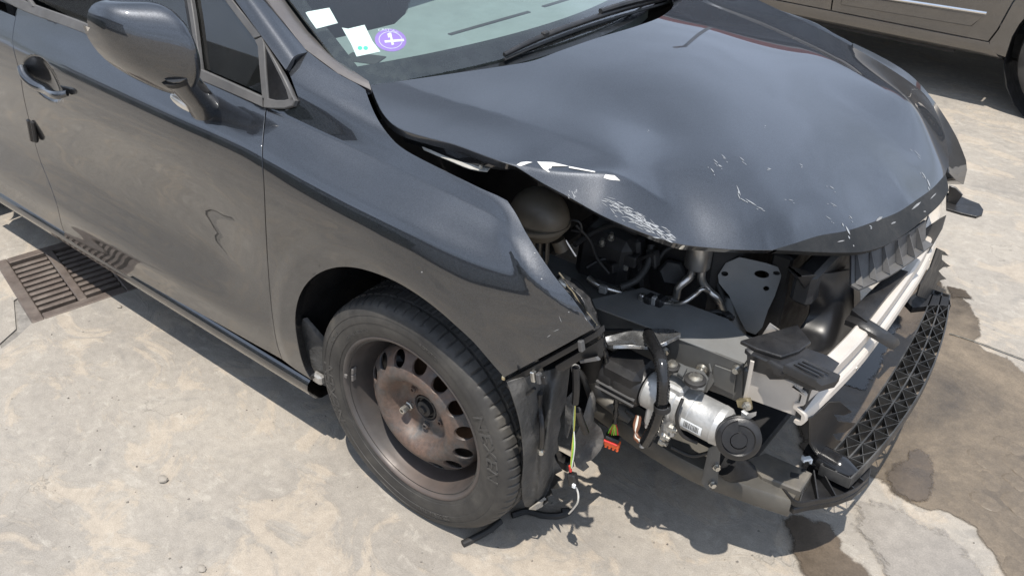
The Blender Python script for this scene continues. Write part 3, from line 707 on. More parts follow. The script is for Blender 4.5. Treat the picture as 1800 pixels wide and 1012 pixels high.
def ridge(x, y):
    # pressed character lines running from the windscreen corners forward
    def one(yc, s):
        d = s*y-yc; fade = np.clip((.64-x)/.25, 0, 1) if s > 0 else np.clip((.34-x)/.35, 0, 1)
        return -(.30 if s > 0 else .19)*fade*.5*(np.sqrt(d*d+.004**2)+d)*np.exp(-np.maximum(d, 0)/.09)
    r = one(np.interp(x, [-.3, .2, .65], [.585, .46, .39]), 1)+one(np.interp(x, [-.3, .2, .65], [.61, .545, .47]), -1)
    # sharp fold where the corner was crushed down
    ax, ay = x-.175, y+.700; d = .58*ax-.81*ay; t = .81*ax+.58*ay
    f = np.clip((.36-t)/.16, 0, 1)*np.clip((t+.03)/.05, 0, 1); f = f*f*(3-2*f)
    return r-1.25*f*.5*(np.sqrt(d*d+.004**2)+d)
HF0 = tps(H3[:, :2], H3[:, 2]-ridge(H3[:, 0], H3[:, 1]), 3e-3)
HF = lambda q: HF0(q)+ridge(np.asarray(q)[:, 0], np.asarray(q)[:, 1])
HOOD = HSurf(HF, (-.36, .82), (-.78, .76))
edge_near = [(651, 150, 1), (660, 172), (673, 198), (690, 217), (709, 228), (755, 242), (798, 253), (853, 273), (907, 292, 1)]
lip_low = [(952, 320), (1002, 347), (1052, 375), (1091, 393), (1137, 411), (1173, 422), (1201, 429), (1244, 434), (1294, 438), (1358, 439)]
scuff_top = [(1358, 439, 1), (1395, 428), (1440, 414), (1490, 405), (1540, 388), (1580, 372), (1610, 352), (1640, 330), (1662, 306, 1)]
front_low = [(1665, 316), (1668, 335, 1), (1655, 356), (1625, 384), (1590, 412), (1555, 432), (1520, 442), (1480, 444), (1440, 443), (1400, 441)]
far_edge = [(1662, 306, 1), (1668, 286), (1667, 269), (1658, 228), (1645, 196), (1627, 168), (1600, 145), (1550, 112), (1510, 89), (1466, 64), (1420, 41), (1370, 18), (1310, -10), (1230, -45), (1150, -85, 1)]
rear_edge_h = [(1100, -40), (1130, 5), (1150, 33), (1100, 52), (1050, 67), (981, 91), (937, 107), (887, 116), (820, 126), (752, 136), (700, 143)]
hood_out = edge_near+lip_low[:-1]+scuff_top+far_edge[1:]+[(1130, -60), (1165, -20), (1185, 8), (1165, 28), (1120, 46)]+rear_edge_h[4:]
hood = panel('hood', HOOD, hood_out, PAINT, car, step=.012, gap=.0, depth=.016, roll=.002, refine=[(U(a, b, z=c)[:2], .07, .0035) for a, b, c in ((940, 290, .965), (1020, 300, .955), (1100, 322, .935))])
scuff = panel('hood_leading_edge', HOOD, scuff_top+front_low, PAINT_SCUFF, car, step=.012, gap=.0003, depth=.018, label='scuffed dull front lip of the hood')
# ---------------------------------------------------------------- windscreen, pillars, side windows, roof
def rect_uv(sf, n=24, m=10, u0=0., u1=1., v0=0., v1=1.):
    a, b = sf.ku[-1]*np.array([u0, u1]), sf.kv[-1]*np.array([v0, v1])
    us = np.linspace(*a, n); vs = np.linspace(*b, m)
    return np.vstack([[(u, b[0]) for u in us[:-1]], [(a[1], v) for v in vs[:-1]], [(u, b[1]) for u in us[::-1][:-1]], [(a[0], v) for v in vs[::-1][:-1]]])
def loft(name, curves, mat, parent, depth=.006, step=.03, gap=0., **props):
    sf = Surf(np.array(curves, float), nd=(60, 40)); return panel(name, sf, rect_uv(sf, 40, 10), mat, parent, step=step, gap=gap, depth=depth, uvout=True, **props), sf
wr = []
for t in (0, .2, .45, .75, 1.0):
    row = []
    for s in np.linspace(-1, 1, 9):
        b = np.array([-.085-.20*s*s-.0*abs(s), .665*s, 1.022-.02*s*s]); tp = np.array([-.93-.10*s*s, .565*s, 1.425-.035*s*s])
        p = b+(tp-b)*t; p = p+np.array([.35, 0, .9])*.018*math.sin(math.pi*t); row.append(p)
    wr.append(row)
WS = Surf(np.array(wr).transpose(1, 0, 2), nd=(140, 110))
wind = panel('windscreen', WS, rect_uv(WS, 50, 24), GLASSW, car, step=.05, gap=0, depth=.005, uvout=True)
class Off(Surf):
    def __init__(self, s, o): self.s = s; self.o = o; self.ku, self.kv = s.ku, s.kv
    def P(self, uv):
        uv = np.asarray(uv, float).reshape(-1, 2); return self.s.P(uv)+Surf.N(self.s, uv)*self.s.side*self.o
WSI = Off(WS, -.007)
for nm, (u0, u1, v0, v1) in (('lower', (0, 1, -.02, .075)), ('side', (0, .026, .075, 1)), ('side', (.974, 1, .075, 1)), ('top', (.026, .974, .92, 1))):
    panel('windscreen_black_border', WSI, rect_uv(WS, 40, 10, u0, u1, v0, v1), FRIT, wind, step=.05, gap=0, depth=.001, uvout=True)
tr_o = [U(652, 158, y=-.668), U(626, 146, y=-.678), U(600, 132, y=-.686), U(570, 112, y=-.693), U(541, 89, y=-.70), U(470, 0, y=-.69), U(360, -140, y=-.655), (-1.03, -.605, 1.40)]
tr_i = [U(648, 143, y=-.640), U(622, 128, y=-.643), U(592, 106, y=-.645), U(570, 86, y=-.645), U(545, 60, y=-.640), U(500, 0, y=-.63), U(400, -140, y=-.60), (-1.02, -.555, 1.40)]
tr_m = [np.asarray(a)*.5+np.asarray(b)*.5+np.array([0.002, -.004, .009]) for a, b in zip(tr_o, tr_i)]
loft('windscreen_trim', [tr_o, tr_m, tr_i], simple('brown grey pillar trim', (.10, .092, .09), .5, var=.1, dust=.2), car, depth=.012, step=.012)
pil_o = [U(502, 122, y=-.772), U(415, 2, y=-.740), (-1.10, -.64, 1.405)]
pil_i = [U(540, 91, y=-.703), U(468, 0, y=-.688), (-1.035, -.608, 1.402)]
pil_m = [np.asarray(a)*.55+np.asarray(b)*.45+np.array([0.003, -.006, .012]) for a, b in zip(pil_o, pil_i)]
loft('windscreen_pillar', [pil_o, pil_m, pil_i], PAINT, car, depth=.015, step=.008)
# roof
rr_ = []
for x, z, hw in ((-.93, 1.428, .575), (-1.2, 1.468, .60), (-1.6, 1.488, .61), (-2.1, 1.475, .60), (-2.6, 1.42, .57), (-2.95, 1.33, .54)):
    rr_.append([np.array([x-.09*s*s, hw*s*1.08, z-.045*s*s-.03*s**6]) for s in np.linspace(-1, 1, 9)])
roofs = Surf(np.array(rr_), nd=(40, 40)); panel('roof', roofs, rect_uv(roofs, 40, 30), PAINT, car, step=.06, gap=0, depth=.03, uvout=True)
# tailgate and rear screen, plain but present
tg = [[np.array([x, .72*s*w_, z]) for s in np.linspace(-1, 1, 7)] for x, z, w_ in ((-2.95, 1.33, .76), (-3.15, 1.15, .86), (-3.27, 1.0, .93), (-3.34, .8, 1.02), (-3.36, .55, 1.08), (-3.38, .45, 1.1))]
tgs = Surf(np.array(tg), nd=(30, 30)); panel('tailgate', tgs, rect_uv(tgs, 30, 20), PAINT, car, step=.06, gap=0, depth=.03, uvout=True)
rb = [[np.array([-3.40+.14*abs(s)**3, .86*s, z]) for s in np.linspace(-1, 1, 9)] for z in (.58, .45, .3, .2)]
rbs = Surf(np.array(rb), nd=(30, 30)); panel('rear_bumper', rbs, rect_uv(rbs, 20, 40), PAINT_DUSTY, car, step=.06, gap=0, depth=.03, uvout=True)
# side windows on one leaning plane
WP, WN = (-.6, -.793, 1.0), (.038, -1, .45); WNu = np.array(WN)/np.linalg.norm(WN)
def wp(q, off=0.): return UP(q[0], q[1], WP, WN)+WNu*off
def zw(x, z): return np.array([x, -.793+.038*(max(x, -1.55)+.6)+.45*(z-1.0), z])
apex = wp((303, -146))
main_w = [wp(q, -.006) for q in ((40, -12), (134, 36), (250, 80), (360, 124), (334, 0), (308, -128))]+[zw(-1.1, 1.385), zw(-1.4, 1.40), zw(-1.52, 1.40)]
MB().prism(main_w, -WNu*.004).obj('front_door_glass', GLASSD, car)
quart = [wp(q, -.006) for q in ((352, 118), (468, 168), (464, 82), (404, 0), (303, -140), (332, 0))]
MB().prism(quart, -WNu*.004).obj('quarter_glass', GLASSD, car)
rear_w = [zw(-1.60, 1.02), zw(-2.25, 1.06), zw(-2.45, 1.2), zw(-2.2, 1.38), zw(-1.60, 1.40)]
rear_w = [p-WNu*.006 for p in rear_w]
MB().prism(rear_w, -WNu*.004).obj('rear_door_glass', GLASSD, car)
quart3 = [zw(-2.34, 1.09), zw(-2.62, 1.13), zw(-2.55, 1.30), zw(-2.3, 1.37), zw(-2.5, 1.2)]
# rubber and frames: lower belt strip, post, triangle trims
def strip(name, a, b, off, th, mat, bev=.002, parent=None, conv=None):
    f = conv or wp
    A = [f(q) if len(q) == 2 else np.array(q) for q in dense(a, 20, False)]; B = [f(q) if len(q) == 2 else np.array(q) for q in dense(b, 20, False)]
    return MB().prism([p+WNu*(off) for p in A]+[p+WNu*off for p in B[::-1]], WNu*th, bev=bev).obj(name, mat, parent or car, sharp=40)
strip('belt_rubber', [(-60, -45), (30, 13), (134, 53), (250, 99), (370, 148), (466, 189)], [(-60, -66), (30, -6), (134, 34), (250, 79), (356, 122), (466, 171)], -.004, .014, TRIM)
strip('belt_rubber', [(469, 190, 1), (484, 192), (505, 192), (520, 187), (524, 178, 1)], [(469, 172, 1), (490, 177), (505, 177), (516, 174), (520, 170, 1)], -.004, .014, TRIM, .002)
strip('window_post', [(345, 121), (326, 0), (300, -130)], [(352, 122), (333, 0), (305, -140)], -.004, .010, BLACKM)
strip('window_post', [(352, 124), (333, 0), (305, -142)], [(358, 125), (341, 0), (308, -146)], -.004, .013, TRIM)
strip('quarter_trim', [(300, -150), (399, 0), (452, 70)], [(312, -146), (413, 0), (467, 64)], -.004, .014, TRIM)
strip('quarter_trim', [(453, 72, 1), (458, 83), (461, 120), (466, 174, 1)], [(467, 65, 1), (470, 80), (472, 120), (477, 176, 1)], -.004, .014, TRIM)
strip('quarter_trim', [(468, 72), (490, 110), (515, 158), (523, 178)], [(473, 88), (489, 120), (508, 160), (513, 177)], -.004, .014, TRIM)
MB().prism([wp(q, .001) for q in ((471, 84), (489, 116), (514, 177), (476, 178))], WNu*.005, bev=.001).obj('mirror_sail_panel', GLOSSB, car)
strip('pillar_seam', [(300, -158), (415, 0), (468, 72), (505, 125)], [(304, -158), (419, 0), (471, 72), (507, 124)], -.006, .008, BLACKM, .0)
# b pillar and roof side rail
bp = [zw(-1.50, .99), zw(-1.61, .99), zw(-1.62, 1.40), zw(-1.50, 1.40)]
MB().prism([p-WNu*.002 for p in bp], WNu*.006, bev=.002).obj('centre_pillar_cover', GLOSSB, car)
strip('window_post', [(38, -20), (52, 0), (62, 14)], [(44, -22), (58, 0), (68, 14)], 0., .012, TRIM)
rail_o = [np.array([-.97, -.66, 1.35]), np.array([-1.1, -.662, 1.392]), np.array([-1.5, -.655, 1.415]), np.array([-2.1, -.65, 1.405]), np.array([-2.6, -.66, 1.33]), np.array([-3.0, -.68, 1.2])]
rail_i = [p+np.array([.0, .05, .035]) for p in rail_o]
loft('roof_rail', [rail_o, [(a+b)/2+np.array([0, -.01, .01]) for a, b in zip(rail_o, rail_i)], rail_i], PAINT, car, depth=.02)
# rear quarter pillar panel
qq = [zw(-2.30, 1.06), zw(-2.66, 1.10), zw(-3.1, 1.12), zw(-3.0, 1.22), zw(-2.6, 1.36), zw(-2.2, 1.40), zw(-2.45, 1.2)]
MB().prism([p-WNu*.004 for p in qq], WNu*.006, bev=.002).obj('rear_quarter_pillar', PAINT, car)
# ---------------------------------------------------------------- door mirror and handle
def mirror():
    n = 23; ns = 21; V = []; t = np.linspace(0, 1, ns)
    for s in t:
        s = .5-.5*math.cos(math.pi*s)
        y = -.885-.150*s
        e = max(0., 1-abs(2*s-1)**(4.5 if s < .5 else 5.0))**.5
        pt_, pb_ = U(338-150*s, 3+10*s, y=y), U(330-150*s, 178-76*s**1.5, y=y)
        zc = (pt_[2]+pb_[2])/2; hh = (pt_[2]-pb_[2])/2*.94*e; dep = (.115-.05*s)*e**.8
        xb = -.520-.085*s-.075
        for k in range(n):
            a = math.pi*k/(n-1); ca = math.cos(a)
            V.append((xb+dep*math.sin(a)**.72-.02*(ca < 0)*ca*ca, y, zc+hh*ca))
    F = [(i*n+k, i*n+k+1, (i+1)*n+k+1, (i+1)*n+k) for i in range(ns-1) for k in range(n-1)]
    rimv = len(V); V2 = list(V)
    for i in range(ns):      # recessed back with the looking glass
        for k in (0, n-1):
            p = np.array(V[i*n+k]); V2.append(tuple(p*1.0+np.array([-.012, 0, 0])))
    F += [(i*n, (i+1)*n, rimv+2*(i+1), rimv+2*i) for i in range(ns-1)]+[(i*n+n-1, (i+1)*n+n-1, rimv+2*(i+1)+1, rimv+2*i+1) for i in range(ns-1)]
    F2 = [(rimv+2*i, rimv+2*(i+1), rimv+2*(i+1)+1, rimv+2*i+1) for i in range(ns-1)]
    return V2, F, F2
mV, mF, mF2 = mirror()
mir = MB().add(mV, mF).obj('door_mirror', PAINT, car, sharp=50)
MB().add([(p[0]+.008, p[1], p[2]) for p in mV], mF2).obj('mirror_glass', CHROME, mir, sharp=60)
arm = MB(); arm.tube([U(312, 122, y=-.925), U(326, 146, y=-.905), U(346, 170, y=-.878), U(360, 188, y=-.855)], [.036, .034, .032, .037], seg=16); a_ = arm.obj('mirror_arm', PAINT, mir, sharp=60)
MB().tube([U(318, 136, y=-.915), U(313, 128, y=-.92)], [.038, .042], seg=18).obj('mirror_joint', BLACKM, mir)
ind = MB(); ic = U(322, 182, y=-.895); ax_ = U(345, 197, y=-.88)-U(299, 167, y=-.91); ind.sphere((0, 0, 0), 1, 14, 9)
L_ = np.linalg.norm(ax_)/2; e1 = ax_/np.linalg.norm(ax_); e3 = np.array([.3, -.6, .7]); e3 -= e1*(e3@e1); e3 /= np.linalg.norm(e3); e2 = np.cross(e3, e1)
ind.v = [tuple(ic+e1*p[0]*L_+e2*p[1]*.012+e3*p[2]*.012) for p in ind.v]
ind.obj('indicator_lamp', LENSA, mir, sharp=80)
# handle: bar over a pressed recess
hb_ = [SIDE.at(q, o) for q, o in (((40, 118), .004), ((52, 130), .020), ((75, 146), .030), ((98, 157), .030), ((116, 163), .022), ((122, 163), .006))]
hd = MB(); hd.tube(hb_, [.012, .014, .0145, .0135, .011, .008], seg=14)
handle = hd.obj('door_handle', PAINT, fdoor, sharp=60)
hl_ = MB(); hl_.box(SIDE.at((56, 228), .004), (.018, .014, .085), X=(1, 0, -.25), Y=(0, 1, 0), bev=.006); hl_.obj('door_edge_guard', GLOSSB, fdoor)
MB().box(SIDE.at((64, 230), .006), (.014, .014, .080), X=(1, 0, -.25), Y=(0, 1, 0), bev=.005).obj('door_edge_guard', BLACKM, fdoor)
# ---------------------------------------------------------------- wheels: tyre with cut tread, pressed steel rim with round holes
WC = np.array([0., 0., .306])
def text_mesh(txt, size, depth):
    cu = bpy.data.curves.new('t', 'FONT'); cu.body = txt; cu.size = size; cu.extrude = depth/2; cu.align_x = 'CENTER'; cu.resolution_u = 2
    o = bpy.data.objects.new('t', cu); me = bpy.data.meshes.new_from_object(o)
    v = np.array([tuple(p.co) for p in me.vertices]); f = [tuple(p.vertices) for p in me.polygons]
    bpy.data.objects.remove(o); bpy.data.curves.remove(cu); bpy.data.meshes.remove(me); return v, f
def tyre_y(r):   # outer sidewall profile
    return np.interp(r, [.214, .222, .235, .255, .272, .288, .300, .306], [-.838, -.846, -.851, -.8545, -.8555, -.852, -.844, -.838])
def build_wheel(parent, c, out=-1, texts=True):
    w = bpy.data.objects.new('wheel', None); COL.objects.link(w); w.parent = parent; w.location = (0, 0, 0)
    prof = [(r, tyre_y(r)) for r in (.208, .214, .219, .225, .232, .2325, .240, .250, .262, .2625, .272, .280, .2805, .288, .294, .300, .3045)]
    prof = [(r, y+(.0012 if i in (4, 8, 11) else 0)) for i, (r, y) in enumerate(prof)]
    prof += [(.3085, -.832), (.3105, -.824), (.3115, -.812), (.3045, -.811), (.3045, -.804), (.3125, -.803), (.3135, -.78), (.3135, -.775), (.306, -.774), (.306, -.765), (.3135, -.764), (.314, -.74), (.306, -.739), (.306, -.73), (.3135, -.729), (.312, -.70), (.311, -.675), (.305, -.662), (.29, -.650), (.27, -.646), (.24, -.65), (.215, -.66)]
    seg = 432; V = []; m = len(prof)
    for j in range(seg):
        th = 2*math.pi*j/seg; ph = (j % 6)
        for r, y in prof:
            rr = r
            if r > .300 and ph == 0 and not (-.812 < y < -.803) and (y < -.80 or (j//6) % 2 == 0): rr = r-.0045*min(1, (r-.298)/.008)
            if r > .31 and ph == 3 and y > -.80: rr = r-.004
            z = c[2]+rr*math.sin(th); x = c[0]+rr*math.cos(th); yy = y
            if z < .0:  # flattened contact patch
                z = 0.0
            lowf = max(0, .05-z)/.05
            if r > .235: yy = y-.006*lowf*min(1, (r-.235)/.03) if y < -.75 else y+.006*lowf
            V.append((x, yy, z))
    F = [(j*m+i, j*m+i+1, ((j+1) % seg)*m+i+1, ((j+1) % seg)*m+i) for j in range(seg) for i in range(m-1)]
    mbt = MB(); mbt.add(V, F); ty = mbt.obj('tyre', TYREM, w, sharp=38)
    if texts:
        tb = MB()
        def arc(txt, size, rb, a0, depth=.0012, upside=False, squash=1.0):
            v, f = text_mesh(txt, size, depth)
            a = rad(a0)-(v[:, 0]*squash)/rb; r = rb+v[:, 1]
            if upside: a = rad(a0)+(v[:, 0]*squash)/rb; r = rb-v[:, 1]
            y = tyre_y(r)-v[:, 2]-depth*.2
            tb.add(np.c_[c[0]+r*np.cos(a), y, c[2]+r*np.sin(a)], f)
        arc('NEXEN', .046, .2505, 14, .0026, squash=1.15); arc('NEXEN', .046, .2505, 190, .0014, squash=1.15)
        arc('205/55R16  91V', .016, .262, -72, .0024, upside=False); arc('RADIAL TUBELESS', .012, .238, 128); arc('OUTSIDE', .013, .262, 148); arc('ROTATION', .012, .262, 70)
        tb.obj('sidewall_lettering', simple('tyre lettering rubber', (.062, .059, .055), .6, var=.2), ty, fix=False, kind='stuff')
    # rim barrel
    bar = [(.214, -.842), (.2185, -.8475), (.2225, -.8465), (.2235, -.843), (.2225, -.839), (.214, -.836), (.206, -.825), (.205, -.812), (.199, -.803), (.196, -.785), (.189, -.772), (.187, -.75), (.187, -.70), (.196, -.66), (.212, -.65), (.218, -.645)]
    bar = [(.2195, -.8475)]+bar[2:]
    mbr = MB(); mbr.lathe([(r, y) for r, y in [(.213, -.8415), (.2155, -.8462), (.2195, -.8478), (.2228, -.8462), (.2235, -.843)]], (c[0], 0, c[2]), (0, 1, 0), seg=96)
    mbr.lathe([(.213, -.8415), (.2095, -.834), (.2065, -.822), (.2055, -.812), (.2025, -.803), (.2005, -.785), (.198, -.765), (.188, -.745), (.1765, -.730), (.1765, -.70), (.2, -.66)], (c[0], 0, c[2]), (0, 1, 0), seg=96)
    rim = mbr.obj('rim', RIMM, w, sharp=50)
    # disc with round holes
    pr = [(.0335, -.778), (.036, -.7855), (.050, -.786), (.069, -.787), (.077, -.792), (.087, -.811), (.095, -.823), (.103, -.829), (.111, -.8315), (.119, -.8305), (.127, -.8265), (.137, -.8195), (.150, -.8105), (.163, -.801), (.169, -.795), (.1725, -.785), (.1745, -.762), (.176, -.73)]
    R_, Y_ = zip(*pr); loops = []; pts = []; edges = []
    def addloop(cx, cz, r, n, ph=0):
        k = len(pts); pts.extend((cx+r*math.cos(2*math.pi*i/n+ph), cz+r*math.sin(2*math.pi*i/n+ph)) for i in range(n)); edges.extend((k+i, k+(i+1) % n) for i in range(n)); return list(range(k, k+n))
    outer = addloop(0, 0, .176, 120); inner = addloop(0, 0, .0335, 40)
    hc = [(.1475*math.cos(rad(8+i*360/14)), .1475*math.sin(rad(8+i*360/14))) for i in range(14)]
    hl = [addloop(x, z, .0200, 22) for x, z in hc]
    for r in (.0345, .036, .043, .05, .06, .07, .074, .078, .083, .088, .0925, .097, .1015, .106, .111, .116, .1205, .125, .129, .169, .171, .1725, .1735, .1745, .1753):
        n = int(2*math.pi*r/.0055)+8
        for i in range(n):
            x, z = r*math.cos(2*math.pi*i/n), r*math.sin(2*math.pi*i/n)
            if all(math.hypot(x-a, z-b) > .0216 for a, b in hc): pts.append((x, z))
    rr_ = delaunay_2d_cdt([Vector(p) for p in pts], edges, [], 0, 1e-7)
    P2 = np.array([tuple(p) for p in rr_[0]]); F2 = []
    for f in rr_[2]:
        q = P2[list(f)].mean(0); d = math.hypot(*q)
        if d > .176 or d < .0335 or any(math.hypot(q[0]-a, q[1]-b) < .0196 for a, b in hc): continue
        F2.append(tuple(f))
    y2 = np.interp(np.hypot(P2[:, 0], P2[:, 1]), R_, Y_)
    V3 = np.c_[c[0]+P2[:, 0], y2, c[2]+P2[:, 1]]; mbd = MB(); mbd.add(V3, F2)
    for x, z in hc:   # turned-in hole rims
        V_ = []
        for k in range(20):
            t_ = 2*math.pi*k/20
            for r_, d_ in ((.0200, -.0003), (.0188, .0014), (.0188, .007)):
                xx, zz = x+r_*math.cos(t_), z+r_*math.sin(t_); V_.append((c[0]+xx, np.interp(math.hypot(xx, zz), R_, Y_)+d_, c[2]+zz))
        mbd.add(V_, [(k*3+q, k*3+q+1, ((k+1) % 20)*3+q+1, ((k+1) % 20)*3+q) for k in range(20) for q in range(2)])
    mbd.obj('wheel_disc', WHEELM, w, sharp=40)
    hb = MB(); hb.lathe([(.0335, -.778), (.032, -.785), (.0285, -.786), (.026, -.779), (.021, -.778), (.0205, -.792), (.017, -.794), (.0, -.794)], (c[0], 0, c[2]), (0, 1, 0), seg=32)
    hb.lathe([(.012, -.794), (.010, -.800), (.0, -.800)], (c[0], 0, c[2]), (0, 1, 0), seg=6)
    hb.obj('hub', ENGD, w, sharp=40)
    bolts = []
    for i in range(5):
        a = rad(128+72*i-0); x, z = c[0]+.054*math.cos(a), c[2]+.054*math.sin(a)
        b = MB(); proud = i == 1
        if proud: b.lathe([(.0125, -.785), (.0125, -.793), (.0095, -.795), (.0095, -.815), (.0085, -.817), (.0055, -.817), (.0055, -.809), (.0, -.809)], (x, 0, z), (0, 1, 0), seg=6)
        else: b.lathe([(.0125, -.785), (.0115, -.788), (.0085, -.7885), (.0085, -.7935), (.0075, -.795), (.005, -.795), (.005, -.790), (.0, -.790)], (x, 0, z), (0, 1, 0), seg=6)
        b.obj('wheel_bolt', ZINC if proud else WHEELM, w, sharp=30, **({'label': 'bright wheel bolt standing proud of the hub'} if proud else {}))
    vb = MB(); a = rad(173); 
    for k, (da, L) in enumerate(((-.06, .014), (.05, .016))):
        aa = a+da; p = np.array([c[0]+.2045*math.cos(aa), -.827, c[2]+.2045*math.sin(aa)]); vb.box(p, (.007, .016, .022), X=(math.cos(aa), 0, math.sin(aa)), bev=.003)
    p = np.array([c[0]+.213*math.cos(a), -.845, c[2]+.213*math.sin(a)]); vb.box(p, (.009, .005, .011), X=(math.cos(a), 0, math.sin(a)), bev=.001)
    vb.obj('balance_weight', simple('dull lead weight', (.20, .185, .175), .6, .3), w)
    # brake disc behind
    br = MB(); br.lathe([(.035, -.752), (.13, -.752), (.132, -.750), (.132, -.730), (.04, -.730)], (c[0], 0, c[2]), (0, 1, 0), seg=48); br.obj('brake_disc', DISC, w)
    cal = MB(); cal.box((c[0]-.115, -.745, c[2]+.03), (.07, .08, .15), bev=.012); cal.obj('brake_calliper', ENGD, w)
    return w
wheel = build_wheel(car, WC)
def copy_tree(o, parent, fn):
    n = o.copy(); COL.objects.link(n); n.parent = parent
    for ch in list(o.children): copy_tree(ch, n, None)
    if fn: fn(n)
    return n
def at(dx, flip):
    def f(n):
        n.matrix_local = Matrix.Translation((dx, 0, 0)) @ (Matrix.Diagonal((1, -1, 1, 1)) if flip else Matrix.Identity(4))
    return f
copy_tree(wheel, car, at(-2.608, False)); copy_tree(wheel, car, at(0, True)); copy_tree(wheel, car, at(-2.608, True))
# ---------------------------------------------------------------- body shell: floor, wheel house, cabin
def cyl_house(name, xc, y0, y1, r, a0, a1, mat, z0=.36):
    V = []; F = []; n = 22
    for i in range(n+1):
        a = rad(a0+(a1-a0)*i/n); rr = r
        for y in (y0, (y0+y1)/2, y1): V.append((xc+rr*math.cos(a), y, z0+rr*math.sin(a)))
    for i in range(n):
        for k in range(2): F.append((i*3+k, (i+1)*3+k, (i+1)*3+k+1, i*3+k+1))
    k = len(V); V += [(xc, y1, z0)]+[]; F += [(i*3+2, (i+1)*3+2, k) for i in range(n)]
    return MB().add(V, F).obj(name, mat, car, sharp=50)
cyl_house('wheel_arch_liner', -.005, -.868, -.56, .372, 88, 190, BLACKM)
cyl_house('wheel_arch_liner', -2.608, -.85, -.56, .38, -5, 185, BLACKM)
for sgn in (1,):
    cyl_house('wheel_arch_liner', -.005, .868, .56, .372, 20, 222, BLACKM); cyl_house('wheel_arch_liner', -2.608, .85, .56, .38, -5, 185, BLACKM)
sp = MB()   # grey patch on the rear foot of the arch liner
sp.prism([U(540, 645, y=-.845), U(526, 585, y=-.845), U(532, 560, y=-.84), (-.262, -.80, .30), (-.255, -.79, .205), U(556, 672, y=-.84)], (.004, .012, 0), bev=.001)
sp.obj('liner_foot', LINERM, car)
clipm = MB(); q = U(560, 664, y=-.845); clipm.box(q, (.035, .02, .03), bev=.006); clipm.obj('sill_end_clip', simple('scraped pale metal', (.35, .34, .32), .45, .5, var=.3, vs=60), car)
fl = MB(); fl.box((-1.45, 0, .24), (2.4, 1.52, .06), bev=.02); fl.box((-1.4, 0, .19), (2.2, .3, .08), bev=.02); fl.obj('floor_pan', DARK, car)
# ---------------------------------------------------------------- stripped front end: bumper beam, panel, lower absorber
rng = random.Random(7)
def poly(pts, **k): return [U(a, b, **k) for a, b in pts]
def plate(name, pts, vec, mat, parent=car, bev=.0012, **props):
    return MB().prism([np.asarray(p) for p in pts], vec, bev=bev).obj(name, mat, parent, **props)
BK = [-.52, -.39, -.25, -.1, .05, .2, .36, .52, .64]; BV = np.array([.784, .797, .806, .806, .802, .796, .778, .745, .708])
def bx(y): return float(hbasis(BK, [y])[0]@BV)
def sweep(prof, ys, fx, name, mat, parent=car, cap=True):
    V = []; m = len(prof)
    for y in ys:
        for dx, z in prof: V.append((fx(y)+dx, y, z))
    F = [(i*m+k, i*m+(k+1) % m, (i+1)*m+(k+1) % m, (i+1)*m+k) for i in range(len(ys)-1) for k in range(m)]
    if cap: F += [tuple(range(m))[::-1], tuple((len(ys)-1)*m+k for k in range(m))]
    return MB().add(V, F).obj(name, mat, parent, sharp=30)
beam = sweep([(-.028, .592), (-.032, .588), (-.006, .586), (-.001, .581), (-.001, .556), (-.012, .548), (-.012, .543), (.004, .536), (.008, .530), (.009, .514), (.004, .506), (-.004, .503), (-.012, .506), (-.012, .512), (-.002, .514), (.001, .518), (.000, .530), (-.02, .540), (-.02, .552), (-.009, .558), (-.009, .578)], np.linspace(-.505, .60, 40), bx, 'bumper_beam', BEAMW)
bolt = MB()
for y in (-.27, -.12, .3): bolt.lathe([(.006, 0), (.006, .003), (.0, .003)], (bx(y)+.006, y, .522), (1, 0, 0), seg=10)
bolt.obj('beam_rivet', ZINC, beam, kind='stuff')
cb = MB()
c4 = [U(1318, 640, y=-.5), U(1310, 700, y=-.5), U(1396, 731, y=-.5), U(1411, 679, y=-.5)]
cb.prism(c4, (0, .10, 0), bev=.003); crash = cb.obj('crash_box', BEAMW, car)
plate('crash_box_end', [U(1398, 733, y=-.497), U(1413, 679, y=-.497), U(1424, 683, y=-.497), U(1409, 738, y=-.497)], (0, .09, 0), ENGD)
cb2 = MB(); cb2.box((.64, .5, .53), (.10, .12, .09), bev=.004); cb2.obj('crash_box', BEAMW, car)
# near rail with its top plate, side plate and the flange it ends in
rl = MB()
A0, A1 = U(1060, 545, z=.552), U(1308, 639, z=.552)
rail_top = [U(1020, 530, z=.552), U(1207, 600, z=.552), U(1308, 639, z=.552), U(1332, 604, z=.552), U(1312, 590, z=.552), U(1280, 560, z=.552), U(1130, 505, z=.552)]
rl.prism(rail_top, (0, 0, -.004), bev=.001); rl.obj('rail_top_plate', STEELG, car)
ry = float(U(1207, 600, z=.552)[1])
side_pts = [U(1040, 538, y=ry+.002), U(1208, 601, y=ry+.002), U(1306, 640, y=ry+.002), U(1303, 700, y=ry+.002), U(1290, 702, y=ry+.002), U(1160, 655, y=ry+.002), U(1060, 610, y=ry+.002)]
rail = plate('frame_rail', side_pts, (0, .006, 0), RAILG)
plate('rail_side_plate', [U(1255, 645, y=ry), U(1258, 640, y=ry), U(1292, 652, y=ry), U(1295, 657, y=ry), U(1290, 692, y=ry), U(1253, 674, y=ry)], (0, -.004, 0), RAILG, rail)
MB().lathe([(.011, 0), (.011, .004), (.007, .012), (.0, .012)], U(1296, 648, y=ry), (0, -1, 0), seg=12).obj('rail_stud', ZINC, rail)
MB().box((.25, ry+.07, .49), (.8, .12, .10), bev=.006).obj('rail_inner', RAILG, car)
MB().box((.25, .50, .50), (.8, .12, .12), bev=.006).obj('frame_rail', RAILG, car)
